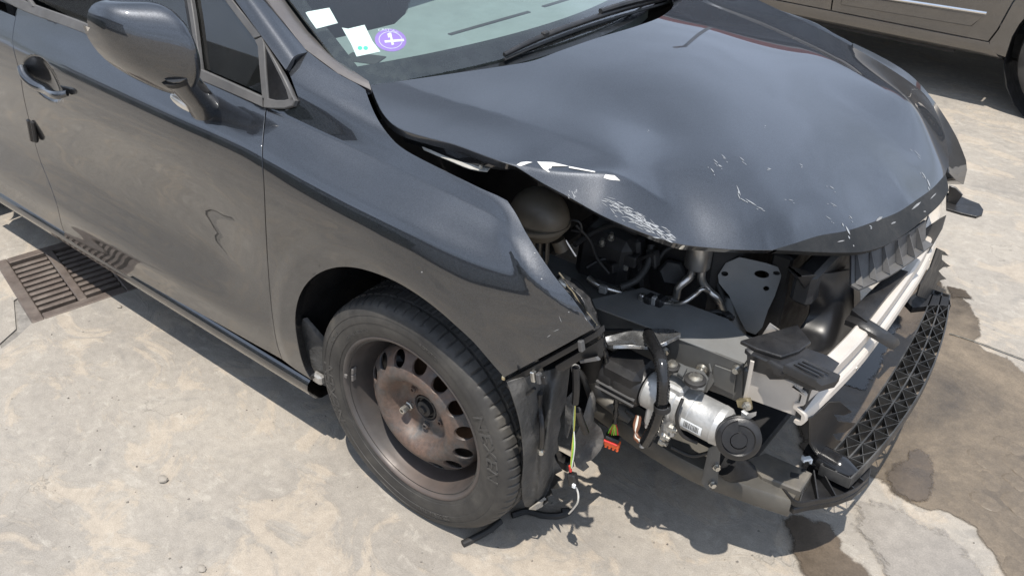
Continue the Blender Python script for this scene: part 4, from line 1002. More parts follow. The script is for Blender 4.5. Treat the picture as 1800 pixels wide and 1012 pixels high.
# grey pressed plate behind with holes, and its leg
pp, pn = np.array((.50, -.235, .60)), np.array((.40, -.88, .25)); pnu = pn/np.linalg.norm(pn)
def PL(pts): return [UP(a, b, pp, pn) for a, b in pts]
def plate_holes(name, out, holes, mat, depth, parent=car):
    o3 = PL(out); c = sum(o3)/len(o3); a = np.cross(pnu, [0, 0, 1.]); a /= np.linalg.norm(a); b = np.cross(a, pnu)
    f2 = lambda p: ((p-c)@a, (p-c)@b)
    pts = [Vector(f2(p)) for p in o3]; edges = [(i, (i+1) % len(pts)) for i in range(len(pts))]; hcs = []
    for hx, hy, rx, rz in holes:
        q = f2(UP(hx, hy, pp, pn)); k = len(pts); n = 16; hcs.append((q, rx, rz))
        pts += [Vector((q[0]+rx*math.cos(2*math.pi*i/n), q[1]+rz*math.sin(2*math.pi*i/n))) for i in range(n)]; edges += [(k+i, k+(i+1) % n) for i in range(n)]
    r = delaunay_2d_cdt(pts, edges, [], 0, 1e-7)
    def insd(q):
        x, y = q; cc = False; P = pts[:len(o3)]
        for i in range(len(P)):
            x1, y1 = P[i-1]; x2, y2 = P[i]
            if (y1 > y) != (y2 > y) and x < (x2-x1)*(y-y1)/(y2-y1)+x1: cc = not cc
        return cc
    V = [c+a*p[0]+b*p[1] for p in r[0]]; P2 = np.array([tuple(p) for p in r[0]]); F = []
    for f in r[2]:
        q = P2[list(f)].mean(0)
        if insd(q) and not any(((q[0]-h[0][0])/h[1])**2+((q[1]-h[0][1])/h[2])**2 < .98 for h in hcs): F.append(tuple(f))
    n = len(V); V2 = V+[v-pnu*depth for v in V]; cnt = {}
    for f in F:
        for i in range(len(f)):
            e = (f[i], f[(i+1) % len(f)]); cnt[e] = 1
    F2 = F+[tuple(n+i for i in f[::-1]) for f in F]+[(e[1], e[0], n+e[0], n+e[1]) for e in cnt if (e[1], e[0]) not in cnt]
    return MB().add(V2, F2).obj(name, mat, parent)
plate_holes('headlamp_bracket', [(1262, 484), (1276, 462), (1300, 452), (1345, 462), (1376, 472), (1372, 490), (1362, 520), (1350, 545), (1340, 575), (1328, 588), (1312, 582), (1300, 560), (1282, 520), (1264, 498)], [(1274, 481, .008, .006), (1339, 482, .017, .009), (1365, 480, .008, .005), (1347, 507, .007, .006)], STEELG, .004)
MB().tube([UP(1288, 520, pp-pnu*.03, pn), UP(1284, 560, pp-pnu*.03, pn), UP(1290, 590, pp-pnu*.03, pn)], [.022, .026, .03], seg=12).obj('bracket_foot', STEELG, car)
plate('torn_bracket_tip', [U(1325, 610, y=-.42), U(1352, 568, y=-.42), U(1368, 580, y=-.40), U(1366, 603, y=-.40), U(1347, 600, y=-.41), U(1340, 612, y=-.42)], (.002, .004, 0), BEAMW)
# radiator and its shroud
MB().box((.575, .14, .47), (.05, .66, .42), bev=.006).obj('radiator', ENGD, car)
MB().box((.28, .05, .50), (.42, .62, .50), bev=.05).obj('engine_block', ENGD, car)
eb = MB()
for i in range(5): eb.box((.44-.005*i, -.08+.09*i, .60+.03*(i % 2)), (.07, .07, .16+.05*(i % 3)), bev=.012)
eb.obj('engine_ancillary', ENGD, car, kind='stuff')
MB().box((-.06, -.40, .66), (.22, .03, .42), bev=.01).obj('inner_wing', ENGD, car)
MB().box((.05, .52, .66), (.75, .03, .40), bev=.01).obj('inner_wing', ENGD, car)
MB().box((-.24, 0, .62), (.03, 1.3, .62), bev=.01).obj('firewall', DARK, car)
MB().box((.3, 0, .17), (.7, .86, .02), bev=.006).obj('undertray', DARK, car)
# tall black air duct panel with a flared foot
dr = [[U(1404, 487, x=.660), U(1450, 482, x=.682), U(1497, 474, x=.705)],
      [U(1421, 520, x=.664), U(1460, 515, x=.698), U(1499, 510, x=.722)],
      [U(1424, 548, x=.668), U(1462, 552, x=.712), U(1499, 556, x=.736)],
      [U(1408, 575, x=.664), U(1455, 588, x=.722), U(1499, 600, x=.748)],
      [U(1338, 604, x=.655), U(1398, 618, x=.715), U(1474, 640, x=.752)]]
DS = Surf(np.array(dr), nd=(60, 50)); panel('air_duct_panel', DS, rect_uv(DS, 30, 30), SATINB, car, step=.012, gap=0, depth=.035, uvout=True, roll=.003)
loft('air_duct_side', [[U(1499, 474, x=.705), U(1501, 510, x=.722), U(1501, 556, x=.736), U(1501, 600, x=.748), U(1476, 640, x=.752)], [U(1508, 470, x=.668), U(1512, 510, x=.69), U(1513, 556, x=.70), U(1513, 595, x=.712), U(1490, 628, x=.72)]], SATINB, car, depth=.004)
fo = MB()
fo.prism([U(1302, 598, z=.640), U(1345, 585, z=.640), U(1402, 570, z=.640), U(1426, 600, z=.640), U(1405, 616, z=.640), U(1374, 626, z=.640), U(1330, 612, z=.640)], (0, 0, -.010), bev=.002); fo.obj('air_duct_foot', BLACK, car)
# black foam bracket on the near end of the beam: block, ribbed top, torn flap
bk = MB()
bk.prism([U(1312, 626, y=-.512), U(1322, 622, y=-.512), U(1349, 634, y=-.512), U(1425, 662, y=-.512), U(1446, 676, y=-.512), U(1437, 688, y=-.512), U(1416, 684, y=-.512), U(1385, 668, y=-.512), U(1352, 668, y=-.512), U(1345, 660, y=-.512), U(1312, 650, y=-.512)], (0, .09, 0), bev=.003)
blk = bk.obj('foam_bracket', BLACK, car)
z0 = float(U(1440, 665, y=-.505)[2])
tp = MB(); tp.prism([U(1378, 640, z=.655), U(1408, 627, z=.655), U(1478, 657, z=.640), U(1470, 668, z=.632), U(1445, 675, z=.632), U(1436, 668, z=.640)], (0, 0, -.022), bev=.004); tp.obj('ribbed_cap', BLACK, blk)
for k in range(3):
    f = .2+.26*k; p0 = U(1382, 637, z=.657)*(1-f)+U(1410, 627, z=.657)*f; p1 = U(1438, 665, z=.645)*(1-f)+U(1474, 656, z=.643)*f
    MB().tube([p0+(p1-p0)*.15, p0+(p1-p0)*.9], .0022, seg=6).obj('cap_rib', BLACK, blk)
plate('torn_flap', [U(1346, 635, y=-.525), U(1352, 634, y=-.525), U(1391, 655, y=-.53), U(1366, 661, y=-.53), U(1360, 658, y=-.528), U(1356, 646, y=-.527)], (.003, .006, .001), BLACK, blk)
plate('duct_foot_lip', [U(1310, 612, z=.632), U(1330, 604, z=.632), U(1372, 618, z=.632), U(1376, 628, z=.632), U(1420, 612, z=.632), U(1420, 622, z=.630), U(1380, 640, z=.626), U(1320, 622, z=.628)], (0, 0, -.012), BLACK)
# upper ribbed cross panel under the hood lip, foam plank on the beam
up_t = [U(a, b, z=.700) for a, b in ((1497, 442), (1545, 434), (1590, 414), (1628, 388))]
up_b = [U(a, b, z=.650) for a, b in ((1497, 500), (1545, 479), (1590, 450), (1627, 422))]
_, US = loft('front_cross_panel', [up_t, [(a+b)/2 for a, b in zip(up_t, up_b)], up_b], TRIM, car, depth=.006)
sh_ = [p+np.array([.018, 0, -.004]) for p in up_b]
loft('cross_panel_shelf', [up_b, sh_], TRIM, car, depth=.006)
for k in range(6):
    f = .06+.16*k; pt = crv(up_t, 10); pb = crv(up_b, 10); i = int(f*(len(pt)-1)); a, b = pt[i], pb[i]
    plate('panel_rib', [a+[.003, 0, 0], b+[.003, 0, 0], b+[.020, 0, .0], a+[.006, 0, 0]], (0, .004, 0), TRIM, bev=0)
loft('beam_foam_plank', [[U(a, b, z=.606) for a, b in ((1498, 544), (1536, 506), (1574, 470))], [U(a, b, z=.602) for a, b in ((1524, 564), (1560, 518), (1596, 477))]], BLACK, car, depth=.030)
MB().box((.655, .05, .655), (.05, .62, .085), bev=.01).obj('lock_carrier', ENGD, car)
plate('cross_panel_end', [U(a, b, y=.30) for a, b in ((1627, 402), (1650, 386), (1662, 380), (1655, 404), (1632, 444), (1607, 483), (1612, 455))], (0, .01, 0), TRIM)
plate('cross_panel_gusset', [U(a, b, y=.26) for a, b in ((1585, 478), (1617, 448), (1607, 484), (1588, 482))], (0, .01, 0), BLACK)
# broken mounting tongues
tg_ = MB(); ta = [U(1494, 560, x=.752), U(1520, 572, x=.79), U(1550, 590, x=.83), U(1577, 608, x=.862)]
P_ = crv(ta, 6); V = []; m = len(P_)
for i, p in enumerate(P_):
    w_ = .026-.006*i/(m-1)
    e = .6 if i == m-1 else 1
    for sy, sz in ((-1, -.25), (-1, .25), (-.6, .5), (.6, .5), (1, .25), (1, -.25), (.6, -.1), (-.6, -.1)): V.append(p+np.array([.25*sy*w_*e*.6, sy*w_*e*.8, sz*w_*e]))
F = [(i*8+k, i*8+(k+1) % 8, (i+1)*8+(k+1) % 8, (i+1)*8+k) for i in range(m-1) for k in range(8)]+[tuple(range(8))[::-1], tuple((m-1)*8+k for k in range(8))]
tg_.add(V, F).obj('mounting_tongue', BLACK, car, sharp=45)
plate('mounting_tongue', [U(a, b, z=.60) for a, b in ((1664, 338), (1690, 345), (1706, 352), (1722, 358), (1729, 368), (1727, 376), (1717, 380), (1690, 374), (1664, 366))], (0, 0, -.008), BLACK)
plate('tongue_upright', [U(1668, 326, y=.50), U(1680, 330, y=.50), U(1692, 343, y=.50), U(1676, 366, y=.50), U(1666, 360, y=.50)], (.0, .006, 0), BLACK)
# lower plastic absorber: curved rails joined by a truss of thin ribs
def xo(y): return .906-.225*y*y
def xi(y): return .826-.120*y*y
lab = bpy.data.objects.new('lower_absorber', None); COL.objects.link(lab); lab.parent = car; lab['label'] = 'curved black plastic truss strip below the beam'
ys_ = np.linspace(-.34, .58, 15); zt, zb = .285, .255
for nm, fx in (('outer_rail', xo), ('inner_rail', xi), ('middle_rail', lambda y: (xo(y)+xi(y))/2)):
    sweep([(-.0018, zt), (.0018, zt), (.0022, zb), (-.0022, zb)], np.linspace(-.34, .58, 40), fx, nm, RIBM, lab)
#flp = sweep([(-.004, zb+.003), (.012, zb+.003), (.013, zb), (-.004, zb)], np.linspace(-.34, .58, 40), xo, 'outer_lip', BLACKM, lab)
def rib(a, b, h0=zb, h1=zt-.001, t=.0016):
    a = np.array([*a, h0]); b = np.array([*b, h0]); d = b-a; n = np.array([-d[1], d[0], 0]); n /= np.linalg.norm(n)
    MB().prism([a-n*t/2, b-n*t/2, b-n*t/2+[0, 0, h1-h0], a-n*t/2+[0, 0, h1-h0]], n*t).obj('rib', RIBM, lab)
for i in range(14):
    y0, y1 = ys_[i], ys_[i+1]; xm = lambda y: (xo(y)+xi(y))/2; yc = (y0+y1)/2
    rib((xi(y0), y0), (xo(y0), y0))
    for fa, fb in ((xi, xm), (xm, xo)):
        if (i+(fa is xm)) % 4 != 2 or True:
            rib((fa(y0)+.001, y0), (fb(y1)-.001, y1), h1=zt-.003); rib((fb(y0)-.001, y0), (fa(y1)+.001, y1), h1=zt-.006)
rib((xi(.58), .58), (xo(.58), .58))
for i in range(14):   # webs closing some cells
    if i % 4 == 0:
        y0, y1 = ys_[i], ys_[i+1]; xm = lambda y: (xo(y)+xi(y))/2; f = (xi, xm) if i % 2 else (xm, xo)
        plate('web', [(f[0](y0), y0, zb+.002), (f[1](y0), y0, zb+.002), (f[1](y1), y1, zb+.002), (f[0](y1), y1, zb+.002)], (0, 0, -.003), BLACKM, lab, bev=0)
def fin_sheet(name, pts, x, mat, parent=car, bulge=.0):
    P = [U(a, b, x=x) for a, b in pts]; return plate(name, P, (-.004, 0, 0), mat, parent)
fin_sheet('air_deflector', [(1424, 735), (1440, 722), (1458, 706), (1478, 706), (1498, 724), (1484, 730), (1466, 728), (1474, 740), (1506, 744), (1486, 760), (1464, 762), (1470, 772), (1502, 782), (1478, 792), (1462, 790), (1462, 800), (1440, 806), (1424, 780)], .800, SATINB)
fin_sheet('air_deflector', [(1636, 470), (1648, 436), (1662, 443), (1668, 450), (1656, 448), (1656, 456), (1663, 462), (1671, 468), (1658, 470), (1650, 476), (1657, 484), (1664, 490), (1650, 494), (1646, 500), (1656, 506), (1664, 510), (1646, 520), (1640, 530), (1612, 520), (1618, 500)], .785, BLACKM)
plate('absorber_end_plate', [U(a, b, z=.285) for a, b in ((1592, 528), (1612, 512), (1640, 516), (1668, 522), (1672, 536), (1640, 536), (1604, 540))], (0, 0, -.02), BLACKM)
# lower corner bracket with fins, sleeve of the lower rail, clip
lb = MB(); lb.prism([U(a, b, z=.235) for a, b in ((1345, 842), (1362, 838), (1400, 850), (1424, 812), (1470, 800), (1505, 815), (1532, 822), (1528, 845), (1500, 868), (1470, 880), (1420, 888), (1396, 894))], (0, 0, -.02), bev=.003); lowb = lb.obj('lower_corner_bracket', BLACK, car)
for a, b in (((1372, 862), (1398, 842)), ((1402, 890), (1416, 848)), ((1436, 884), (1425, 842)), ((1468, 878), (1436, 836)), ((1500, 864), (1446, 830)), ((1516, 850), (1470, 826))):
    p, q = U(*a, z=.237), U(*b, z=.237); n = np.cross(q-p, [0, 0, 1.]); n /= np.linalg.norm(n)
    MB().prism([p, q, q+[0, 0, .030], p+[0, 0, .010]], n*.003).obj('fin', BLACK, lowb)
p = crv([U(a, b, z=.245) for a, b in ((1372, 864), (1398, 890), (1436, 886), (1470, 880), (1504, 864), (1524, 846))], 5)
for i in range(len(p)-1): pass
V = []; [V.extend([q, q+[0, 0, .012]]) for q in p]
MB().prism(list(p)+[q+[.0, .006, 0] for q in p[::-1]], (0, 0, .014)).obj('bracket_rim', BLACK, lowb)
lo = MB(); lc = U(1462, 815, z=.27); ld = U(1500, 838, z=.26)-U(1430, 795, z=.27); ld /= np.linalg.norm(ld)
lo.tube([lc-ld*.065, lc-ld*.03, lc+ld*.02, lc+ld*.055], [.016, .030, .034, .022], seg=14); lo.obj('fog_lamp_shroud', GLOSSB, car, sharp=60)
cl = MB(); cp = U(1418, 806, z=.30); cl.box(cp, (.022, .012, .006), X=(.6, .8, 0), Y=(-.8, .6, 0), bev=.001); cl.box(cp+[-.008, .004, -.008], (.005, .012, .014), X=(.6, .8, 0), Y=(-.8, .6, 0), bev=.001); cl.box(cp+[.006, .010, -.008], (.005, .012, .014), X=(.6, .8, 0), Y=(-.8, .6, 0), bev=.001); cl.obj('white_clip', PAPER, car)
lr = MB(); zt2 = .272
lr.prism([U(a, b, z=zt2) for a, b in ((1312, 806), (1346, 794), (1428, 830), (1408, 862), (1340, 836))], (0, 0, -.05), bev=.004); sl = lr.obj('lower_rail_sleeve', simple('dusty dark steel', (.14, .13, .115), .5, .3, var=.25, vs=18, dust=.7, dustcol=(.30, .26, .20)), car)
for a, b, s in ((1397, 835, .011), (1413, 826, .006)):
    q = U(a, b, z=zt2+.0006); MB().box(q, (s*1.7, s*1.5, .0012), X=(.86, .35, 0)).obj('painted_hole', INK_DARK, sl)  # black plates on the sleeve stand in for the dark inside holes
LR = [U(1046, 690, z=.262), U(1150, 762, z=.262), U(1240, 812, z=.262), U(1330, 845, z=.262), U(1400, 868, z=.255)]
lrb = MB(); P_ = crv(LR, 5); V = []
for p in P_:
    for dy, dz in ((-.026, .012), (-.022, .018), (.05, .018), (.054, .012), (.05, -.03), (-.022, -.034), (-.026, -.028)): V.append(p+np.array([0, dy, dz-.02]))
m = 7; F = [(i*m+k, i*m+(k+1) % m, (i+1)*m+(k+1) % m, (i+1)*m+k) for i in range(len(P_)-1) for k in range(m)]+[tuple(range(m))[::-1], tuple((len(P_)-1)*m+k for k in range(m))]
lrb.add(V, F).obj('lower_rail', simple('dusty subframe steel', (.10, .095, .085), .5, .3, var=.2, vs=10, dust=.6, dustcol=(.25, .22, .17)), car, sharp=40)
MB().tube([U(1036, 600, y=-.44), U(1044, 650, y=-.45), U(1054, 690, y=-.455), U(1078, 712, y=-.46), U(1110, 738, y=-.46)], [.020, .022, .021, .019, .018], seg=12).obj('subframe_arm', simple('dusty subframe arm', (.13, .12, .105), .55, .2, var=.2, vs=12, dust=.6, dustcol=(.27, .24, .19)), car, sharp=60)
vp = MB(); yy = -.555; vp.prism([U(1252, 793, y=yy), U(1268, 786, y=yy), U(1262, 850, y=yy), U(1245, 861, y=yy), U(1239, 852, y=yy)], (-.012, .003, 0), bev=.0015); vpl = vp.obj('flange_plate', RAILG, car)
for a, b in ((1258, 818), (1251, 848)):
    MB().lathe([(.0095, 0), (.0095, .005), (.0065, .005), (.0065, .012), (.0, .012)], U(a, b, y=yy), (.75, -.6, 0), seg=6).obj('flange_bolt', ZINC, vpl)
MB().tube([U(1272, 812, y=-.50), U(1300, 830, y=-.45), U(1330, 840, y=-.42)], [.03, .034, .03], seg=14).obj('tow_socket', BLACKM, car, sharp=60)
# far headlamp still fitted
def hrow(px, ys): return [U(a, b, y=y) for (a, b), y in zip(px, ys)]
hl = [hrow([(1500, 76), (1560, 106), (1600, 132), (1638, 172), (1667, 215), (1689, 258), (1700, 298), (1694, 324)], [.735, .765, .775, .760, .730, .69, .64, .605]),
      hrow([(1500, 80), (1556, 113), (1594, 140), (1629, 180), (1655, 220), (1675, 262), (1684, 298), (1681, 316)], [.728, .745, .735, .70, .66, .61, .565, .54]),
      hrow([(1500, 84), (1552, 121), (1588, 150), (1620, 188), (1644, 226), (1662, 264), (1668, 290), (1668, 303)], [.72, .715, .69, .645, .60, .55, .51, .485])]
loft('headlamp', hl, simple('headlamp lens over dark housing', (.035, .037, .04), .05, .2, var=.3, vs=8, rv=.02, spec=.9), car, depth=.05, label='headlamp still fitted on the far corner')
# ---------------------------------------------------------------- near front corner: pump, horn, pipes, tank, loom, torn liner
pump = bpy.data.objects.new('steering_pump', None); COL.objects.link(pump); pump.parent = car; pump['label'] = 'silver cast steering pump with barcode label'
pa, pb = U(1172, 690, y=-.555), U(1284, 748, y=-.555); pd = pb-pa; PLn = np.linalg.norm(pd); pd /= PLn
pc = U(1168, 700, y=-.565)
def ax(t, off=(0, 0, 0)): return pa+pd*t+np.array(off)
side = np.cross(pd, [0, 0, 1.]); side /= np.linalg.norm(side); upv = np.cross(side, pd)
mb = MB(); R0 = .0455
mb.lathe([(.0, .045), (R0*.72, .045), (R0*.98, .047), (R0, .052), (R0, .070), (R0*.97, .072), (R0*.97, PLn-.028), (R0*.99, PLn-.026), (R0*.95, PLn-.012), (R0*.8, PLn-.004), (0., PLn-.004)], pa-upv*.012, pd, seg=40)
mb.obj('pump_motor', ALU, pump, sharp=30)
mb = MB(); mb.lathe([(.0, -.045), (.040, -.045), (.043, -.04), (.043, .0), (.047, .005), (.047, .030), (.044, .034), (.044, .046), (.0, .046)], pa-upv*.012, pd, seg=28)
mb.box(ax(.012)-upv*.052+side*.014, (.075, .050, .060), X=pd, Y=side, bev=.006); mb.box(ax(.002)-upv*.07+side*.02, (.05, .035, .05), X=pd, Y=side, bev=.005)
mb.box(ax(.02)+upv*.03, (.05, .045, .03), X=pd, Y=side, bev=.006)
body = mb.obj('pump_body', ALU, pump, sharp=30)
for t, u_, s_ in ((.046, -.035, .030), (.046, .028, -.002), (.035, -.062, .036), (.03, -.085, .03)):
    p = ax(t)+upv*(u_-.012)+side*(s_+.012); MB().lathe([(.009, -.006), (.009, .006), (.0055, .006), (.0055, .013), (.0, .013)], p, pd, seg=8).obj('pump_bolt', ZINC, pump)
mb = MB(); mb.lathe([(.0, -.15), (.044, -.15), (.048, -.142), (.048, -.118), (.045, -.116), (.045, -.110), (.048, -.108), (.048, -.062), (.044, -.048), (.0, -.046)], pa-upv*.014, pd, seg=28)
mb.box(ax(-.10)-upv*.012, (.10, .09, .10), X=pd, Y=side, bev=.014)
mb.obj('pump_reservoir', BLACK, pump, sharp=30)
for k in range(2): MB().tube([ax(-.15)+side*.047-upv*(.022+.016*k), ax(-.05)+side*.047-upv*(.022+.016*k)], .0035, seg=6).obj('reservoir_rib', TRIM, pump)
# label with bars
lbm = MB(); la = math.radians(0)
def onmotor(t, ang, r): return pa-upv*.012+pd*t+r*(math.cos(ang)*side+math.sin(ang)*upv)
V = [onmotor(t, a, R0+.0006) for a in np.linspace(-.30, .22, 6) for t in (.062, .112)]
lab_ = MB().add(V, [(i*2, i*2+1, i*2+3, i*2+2) for i in range(5)]).obj('barcode_label', PAPER, pump)
x0 = .070; bars = MB(); rr = random.Random(3)
while x0 < .105:
    w_ = rr.choice([.0008, .0012, .002]); V = [onmotor(t, a, R0+.0010) for a in (-.20, -.04, .14) for t in (x0, x0+w_)]; bars.add(V, [(0, 1, 3, 2), (2, 3, 5, 4)]); x0 += w_+rr.choice([.0008, .0012])
bars.obj('barcode_print', INK_DARK, lab_, kind='stuff')
# bracket with rubber mounts, studs on the rail
mbk = MB(); yb = ry-.03
mbk.prism([U(a, b, z=.545) for a, b in ((1172, 634), (1184, 632), (1206, 642), (1238, 652), (1246, 664), (1238, 684), (1214, 680), (1194, 660), (1174, 652))], (0, 0, -.006), bev=.0015); brk = mbk.obj('pump_bracket', RAILG, pump)
plate('bracket_wing', [U(1232, 690, y=ry-.02), U(1248, 654, y=ry-.02), U(1246, 640, y=ry-.01), U(1254, 672, y=ry-.01), U(1242, 690, y=ry-.02)], (0, .006, 0), RAILG, brk)
MB().prism([U(1196, 645, z=.548), U(1208, 650, z=.548), U(1200, 665, z=.548), U(1190, 658, z=.548)], (0, 0, .006), bev=.002).obj('bracket_ridge', RAILG, brk)
for a, b, r_ in ((1181, 645, .014), (1222, 668, .018)):
    q = U(a, b, z=.547); MB().lathe([(r_*1.3, -.004), (r_*1.3, .004), (r_, .006), (0, .006)], q, (0, 0, 1), seg=20).obj('rubber_mount', RUBBER, brk)
    MB().lathe([(r_*.85, .006), (r_*.85, .009), (r_*.5, .009), (r_*.5, .016), (0, .016)], q, (0, 0, 1), seg=14).obj('mount_bolt', ZINC, brk)
for a, b in ((1168, 614), (1235, 646)):
    q = U(a, b, y=ry-.002); MB().lathe([(.013, 0), (.013, .007), (.008, .008), (.008, .020), (.0055, .021), (.0055, .038), (.0, .038)], q, (.1, -.8, -.3), seg=12).obj('rail_stud', ZINC, rail)
# ribbed loom conduit over the pump
cp_ = [U(1138, 585, y=-.50), U(1148, 605, y=-.56), U(1162, 635, y=-.62), U(1166, 670, y=-.64), U(1164, 705, y=-.64), U(1150, 750, y=-.63), U(1134, 778, y=-.61)]
P_ = crv(cp_, 14); rr_ = [.0125+(.0016 if i % 2 else -.0008) for i in range(len(P_))]
MB().tube(P_, rr_, seg=12, smooth=False).obj('ribbed_hose', GLOSSB, car, sharp=70)
MB().lathe([(.0165, -.008), (.018, -.006), (.018, .006), (.0165, .008)], U(1164, 716, y=-.64), (.1, 0, -1), seg=16).obj('hose_clip', BLACKM, car)
for k, (mt, w_) in enumerate(((WBROWN, .012), (WWHITE, .004), (WBROWN, -.006))):
    MB().tube([U(1134-6*k, 776, y=-.61), U(1122-3*k, 768, y=-.60), U(1115+4*k, 748, y=-.59), U(1120+3*k, 730, y=-.58)], .0035, seg=8).obj('loose_wire', mt, car)
MB().tube([U(1132, 770, y=-.61), U(1128, 785, y=-.615)], .006, seg=8).obj('wire_end_clip', ALU, car)
# horn with its zinc strap
hc = U(1298, 770, y=-.585); hn = np.array([.45, -.86, .35]); hn /= np.linalg.norm(hn)
hm = MB(); hm.lathe([(.0, -.016), (.042, -.016), (.0465, -.013), (.0465, -.004), (.044, -.002), (.0465, 0.), (.0465, .006), (.042, .010), (.034, .0125), (.031, .010), (.018, .010), (.016, .014), (.0, .014)], hc, hn, seg=40)
horn = hm.obj('horn', BLACK, car, sharp=35, label='round black horn with spiral cover')
ha = np.cross(hn, [0, 0, 1.]); ha /= np.linalg.norm(ha); hb2 = np.cross(ha, hn)
sp_ = MB(); V = []; ns = 30
for i in range(ns+1):
    a = -2.6+4.0*i/ns; r1 = .020+.022*i/ns
    for r, h in ((.018, .0105), (.018, .0155), (r1, .0150), (r1+.001, .0100)): V.append(hc+hn*h+r*(math.cos(a)*ha+math.sin(a)*hb2))
sp_.add(V, [(i*4+k, i*4+k+1, (i+1)*4+k+1, (i+1)*4+k) for i in range(ns) for k in range(3)]); sp_.obj('horn_spiral', BLACK, horn, sharp=40)
st = MB()
for seg_ in ([(1319, 632), (1326, 634), (1314, 702), (1306, 700)], ):
    st.prism([U(a, b, y=-.520) for a, b in seg_], (.002, -.004, 0), bev=.001)
st.obj('horn_strap', BEAMW, car)
MB().prism([U(a, b, y=-.540) for a, b in ((1293, 703), (1312, 702), (1316, 722), (1296, 716))], (.004, .014, 0), bev=.002).obj('strap_end', BRASSY, car)
MB().lathe([(.010, 0), (.010, .006), (.006, .006), (.006, .012), (0, .012)], U(1311, 712, y=-.545), (.75, -.6, .1), seg=6).obj('strap_bolt', ZINC, car)
MB().prism([U(a, b, y=-.565) for a, b in ((1303, 722), (1312, 728), (1325, 725), (1324, 732), (1314, 738), (1310, 742), (1302, 735))], (.003, .008, 0), bev=.001).obj('horn_tab', ALU, car)
# bright folded support, thin bar
bs = [[U(1064, 592, y=-.56), U(1100, 583, y=-.53), U(1140, 577, y=-.50), U(1182, 578, y=-.46)], [U(1068, 604, y=-.57), U(1105, 598, y=-.545), U(1140, 594, y=-.52), U(1196, 586, y=-.47)], [U(1078, 606, y=-.58), U(1112, 606, y=-.56), U(1145, 609, y=-.535), U(1170, 600, y=-.51)]]
loft('bent_support', bs, simple('scraped bright bracket', (.34, .345, .35), .25, .85, var=.25, vs=25), car, depth=.008)
MB().tube([U(1050, 582, y=-.50), U(1110, 581, y=-.48)], .006, seg=8).obj('support_bar', BLACKM, car)
# tank, hoses and pipes deep in the bay
tk = MB(); tc = U(948, 378, y=-.56); tk.sphere(tc, (.070, .060, .062), 24, 14)
tk.lathe([(.066, -.006), (.070, -.004), (.070, .004), (.066, .006)], tc+[0, 0, -.014], (0, 0, 1), seg=28); tank = tk.obj('expansion_tank', RESV, car, sharp=50)
for dx in (-.012, .004, .022): MB().box(tc+[.012+dx*.8, -.012+dx*.3, -.072], (.005, .028, .075), X=(1, .5, 0), bev=.001).obj('tank_rib', RESV, tank)
MB().tube([tc+[.045, .01, -.05], tc+[.055, .015, -.075]], .016, seg=12).obj('tank_outlet', RESV, tank)
q0 = U(982, 500, y=-.53); MB().lathe([(.024, -.012), (.026, -.010), (.026, .010), (.024, .012)], U(988, 502, y=-.53), (.9, .2, -.3), seg=18).obj('hose_clamp', ZINC, car)
MB().tube([U(978, 500, y=-.53), U(1002, 506, y=-.52), U(1022, 530, y=-.51), U(1036, 570, y=-.50), U(1042, 615, y=-.49), U(1040, 660, y=-.47)], [.022, .0235, .024, .024, .024, .024], seg=14).obj('coolant_hose', RUBBER, car, sharp=70)
MB().tube([U(994, 422, y=-.50), U(1012, 450, y=-.49)], .003, seg=6).obj('bright_rod', PIPE, car)
MB().tube([U(998, 386, y=-.50), U(1018, 390, y=-.49), U(1021, 406, y=-.485), U(1004, 404, y=-.49)], .003, seg=6).obj('tank_bracket', ENGD, car)
yp = -.36
MB().tube([U(1034, 488, y=yp-.04), U(1050, 500, y=yp-.04), U(1085, 512, y=yp-.02), U(1122, 522, y=yp), U(1180, 530, y=yp+.02)], .0080, seg=12).obj('bright_pipe', PIPE, car, sharp=70)
MB().tube([U(1052, 525, y=yp-.05), U(1090, 528, y=yp-.03), U(1130, 531, y=yp-.02), U(1180, 533, y=yp), U(1200, 532, y=yp), U(1222, 518, y=yp+.02), U(1234, 508, y=yp+.03), U(1246, 513, y=yp+.05)], .0052, seg=12).obj('bright_pipe', PIPE, car, sharp=70)
cc = U(1228, 452, y=-.30); cn = MB(); cn.lathe([(.0, .075), (.028, .075), (.030, .070), (.030, -.022), (.027, -.026), (.0, -.026)], cc, (0, .05, 1), seg=28); cn.obj('silver_canister', PIPE, car, sharp=40)
MB().tube([cc+[-.012, 0, -.02], cc+[-.012, 0, -.055], cc+[-.03, -.02, -.085], U(1186, 525, y=-.32), U(1168, 527, y=-.33)], .0100, seg=12).obj('bright_pipe', PIPE, car, sharp=70)
MB().tube([cc+[.014, 0, -.02], cc+[.016, 0, -.055], cc+[.032, .012, -.085], cc+[.05, .02, -.10], cc+[.06, .04, -.14]], .0095, seg=12).obj('bright_pipe', PIPE, car, sharp=70)
MB().box(U(1142, 528, y=yp-.015), (.02, .03, .03), bev=.004).obj('pipe_clamp', BLACKM, car); MB().box(U(1160, 531, y=yp-.01), (.02, .03, .03), bev=.004).obj('pipe_clamp', BLACKM, car)
MB().box(U(1150, 528, y=yp-.02), (.012, .012, .022), bev=.002).obj('pipe_union', ALU, car); MB().box(U(1128, 522, y=yp-.02), (.014, .014, .018), bev=.003).obj('pipe_union', PIPE, car)
MB().box(U(1140, 543, y=yp), (.045, .02, .016), bev=.004).obj('pipe_bracket', STEELG, car)
gx = MB(); gx.box(U(1085, 440, y=-.26), (.14, .20, .18), X=(1, .1, -.1), bev=.02); gx.obj('gearbox_housing', ENGD, car)
MB().box(U(1120, 480, y=-.30), (.05, .04, .20), X=(1, 0, .2), bev=.008).obj('air_box', BLACKM, car)
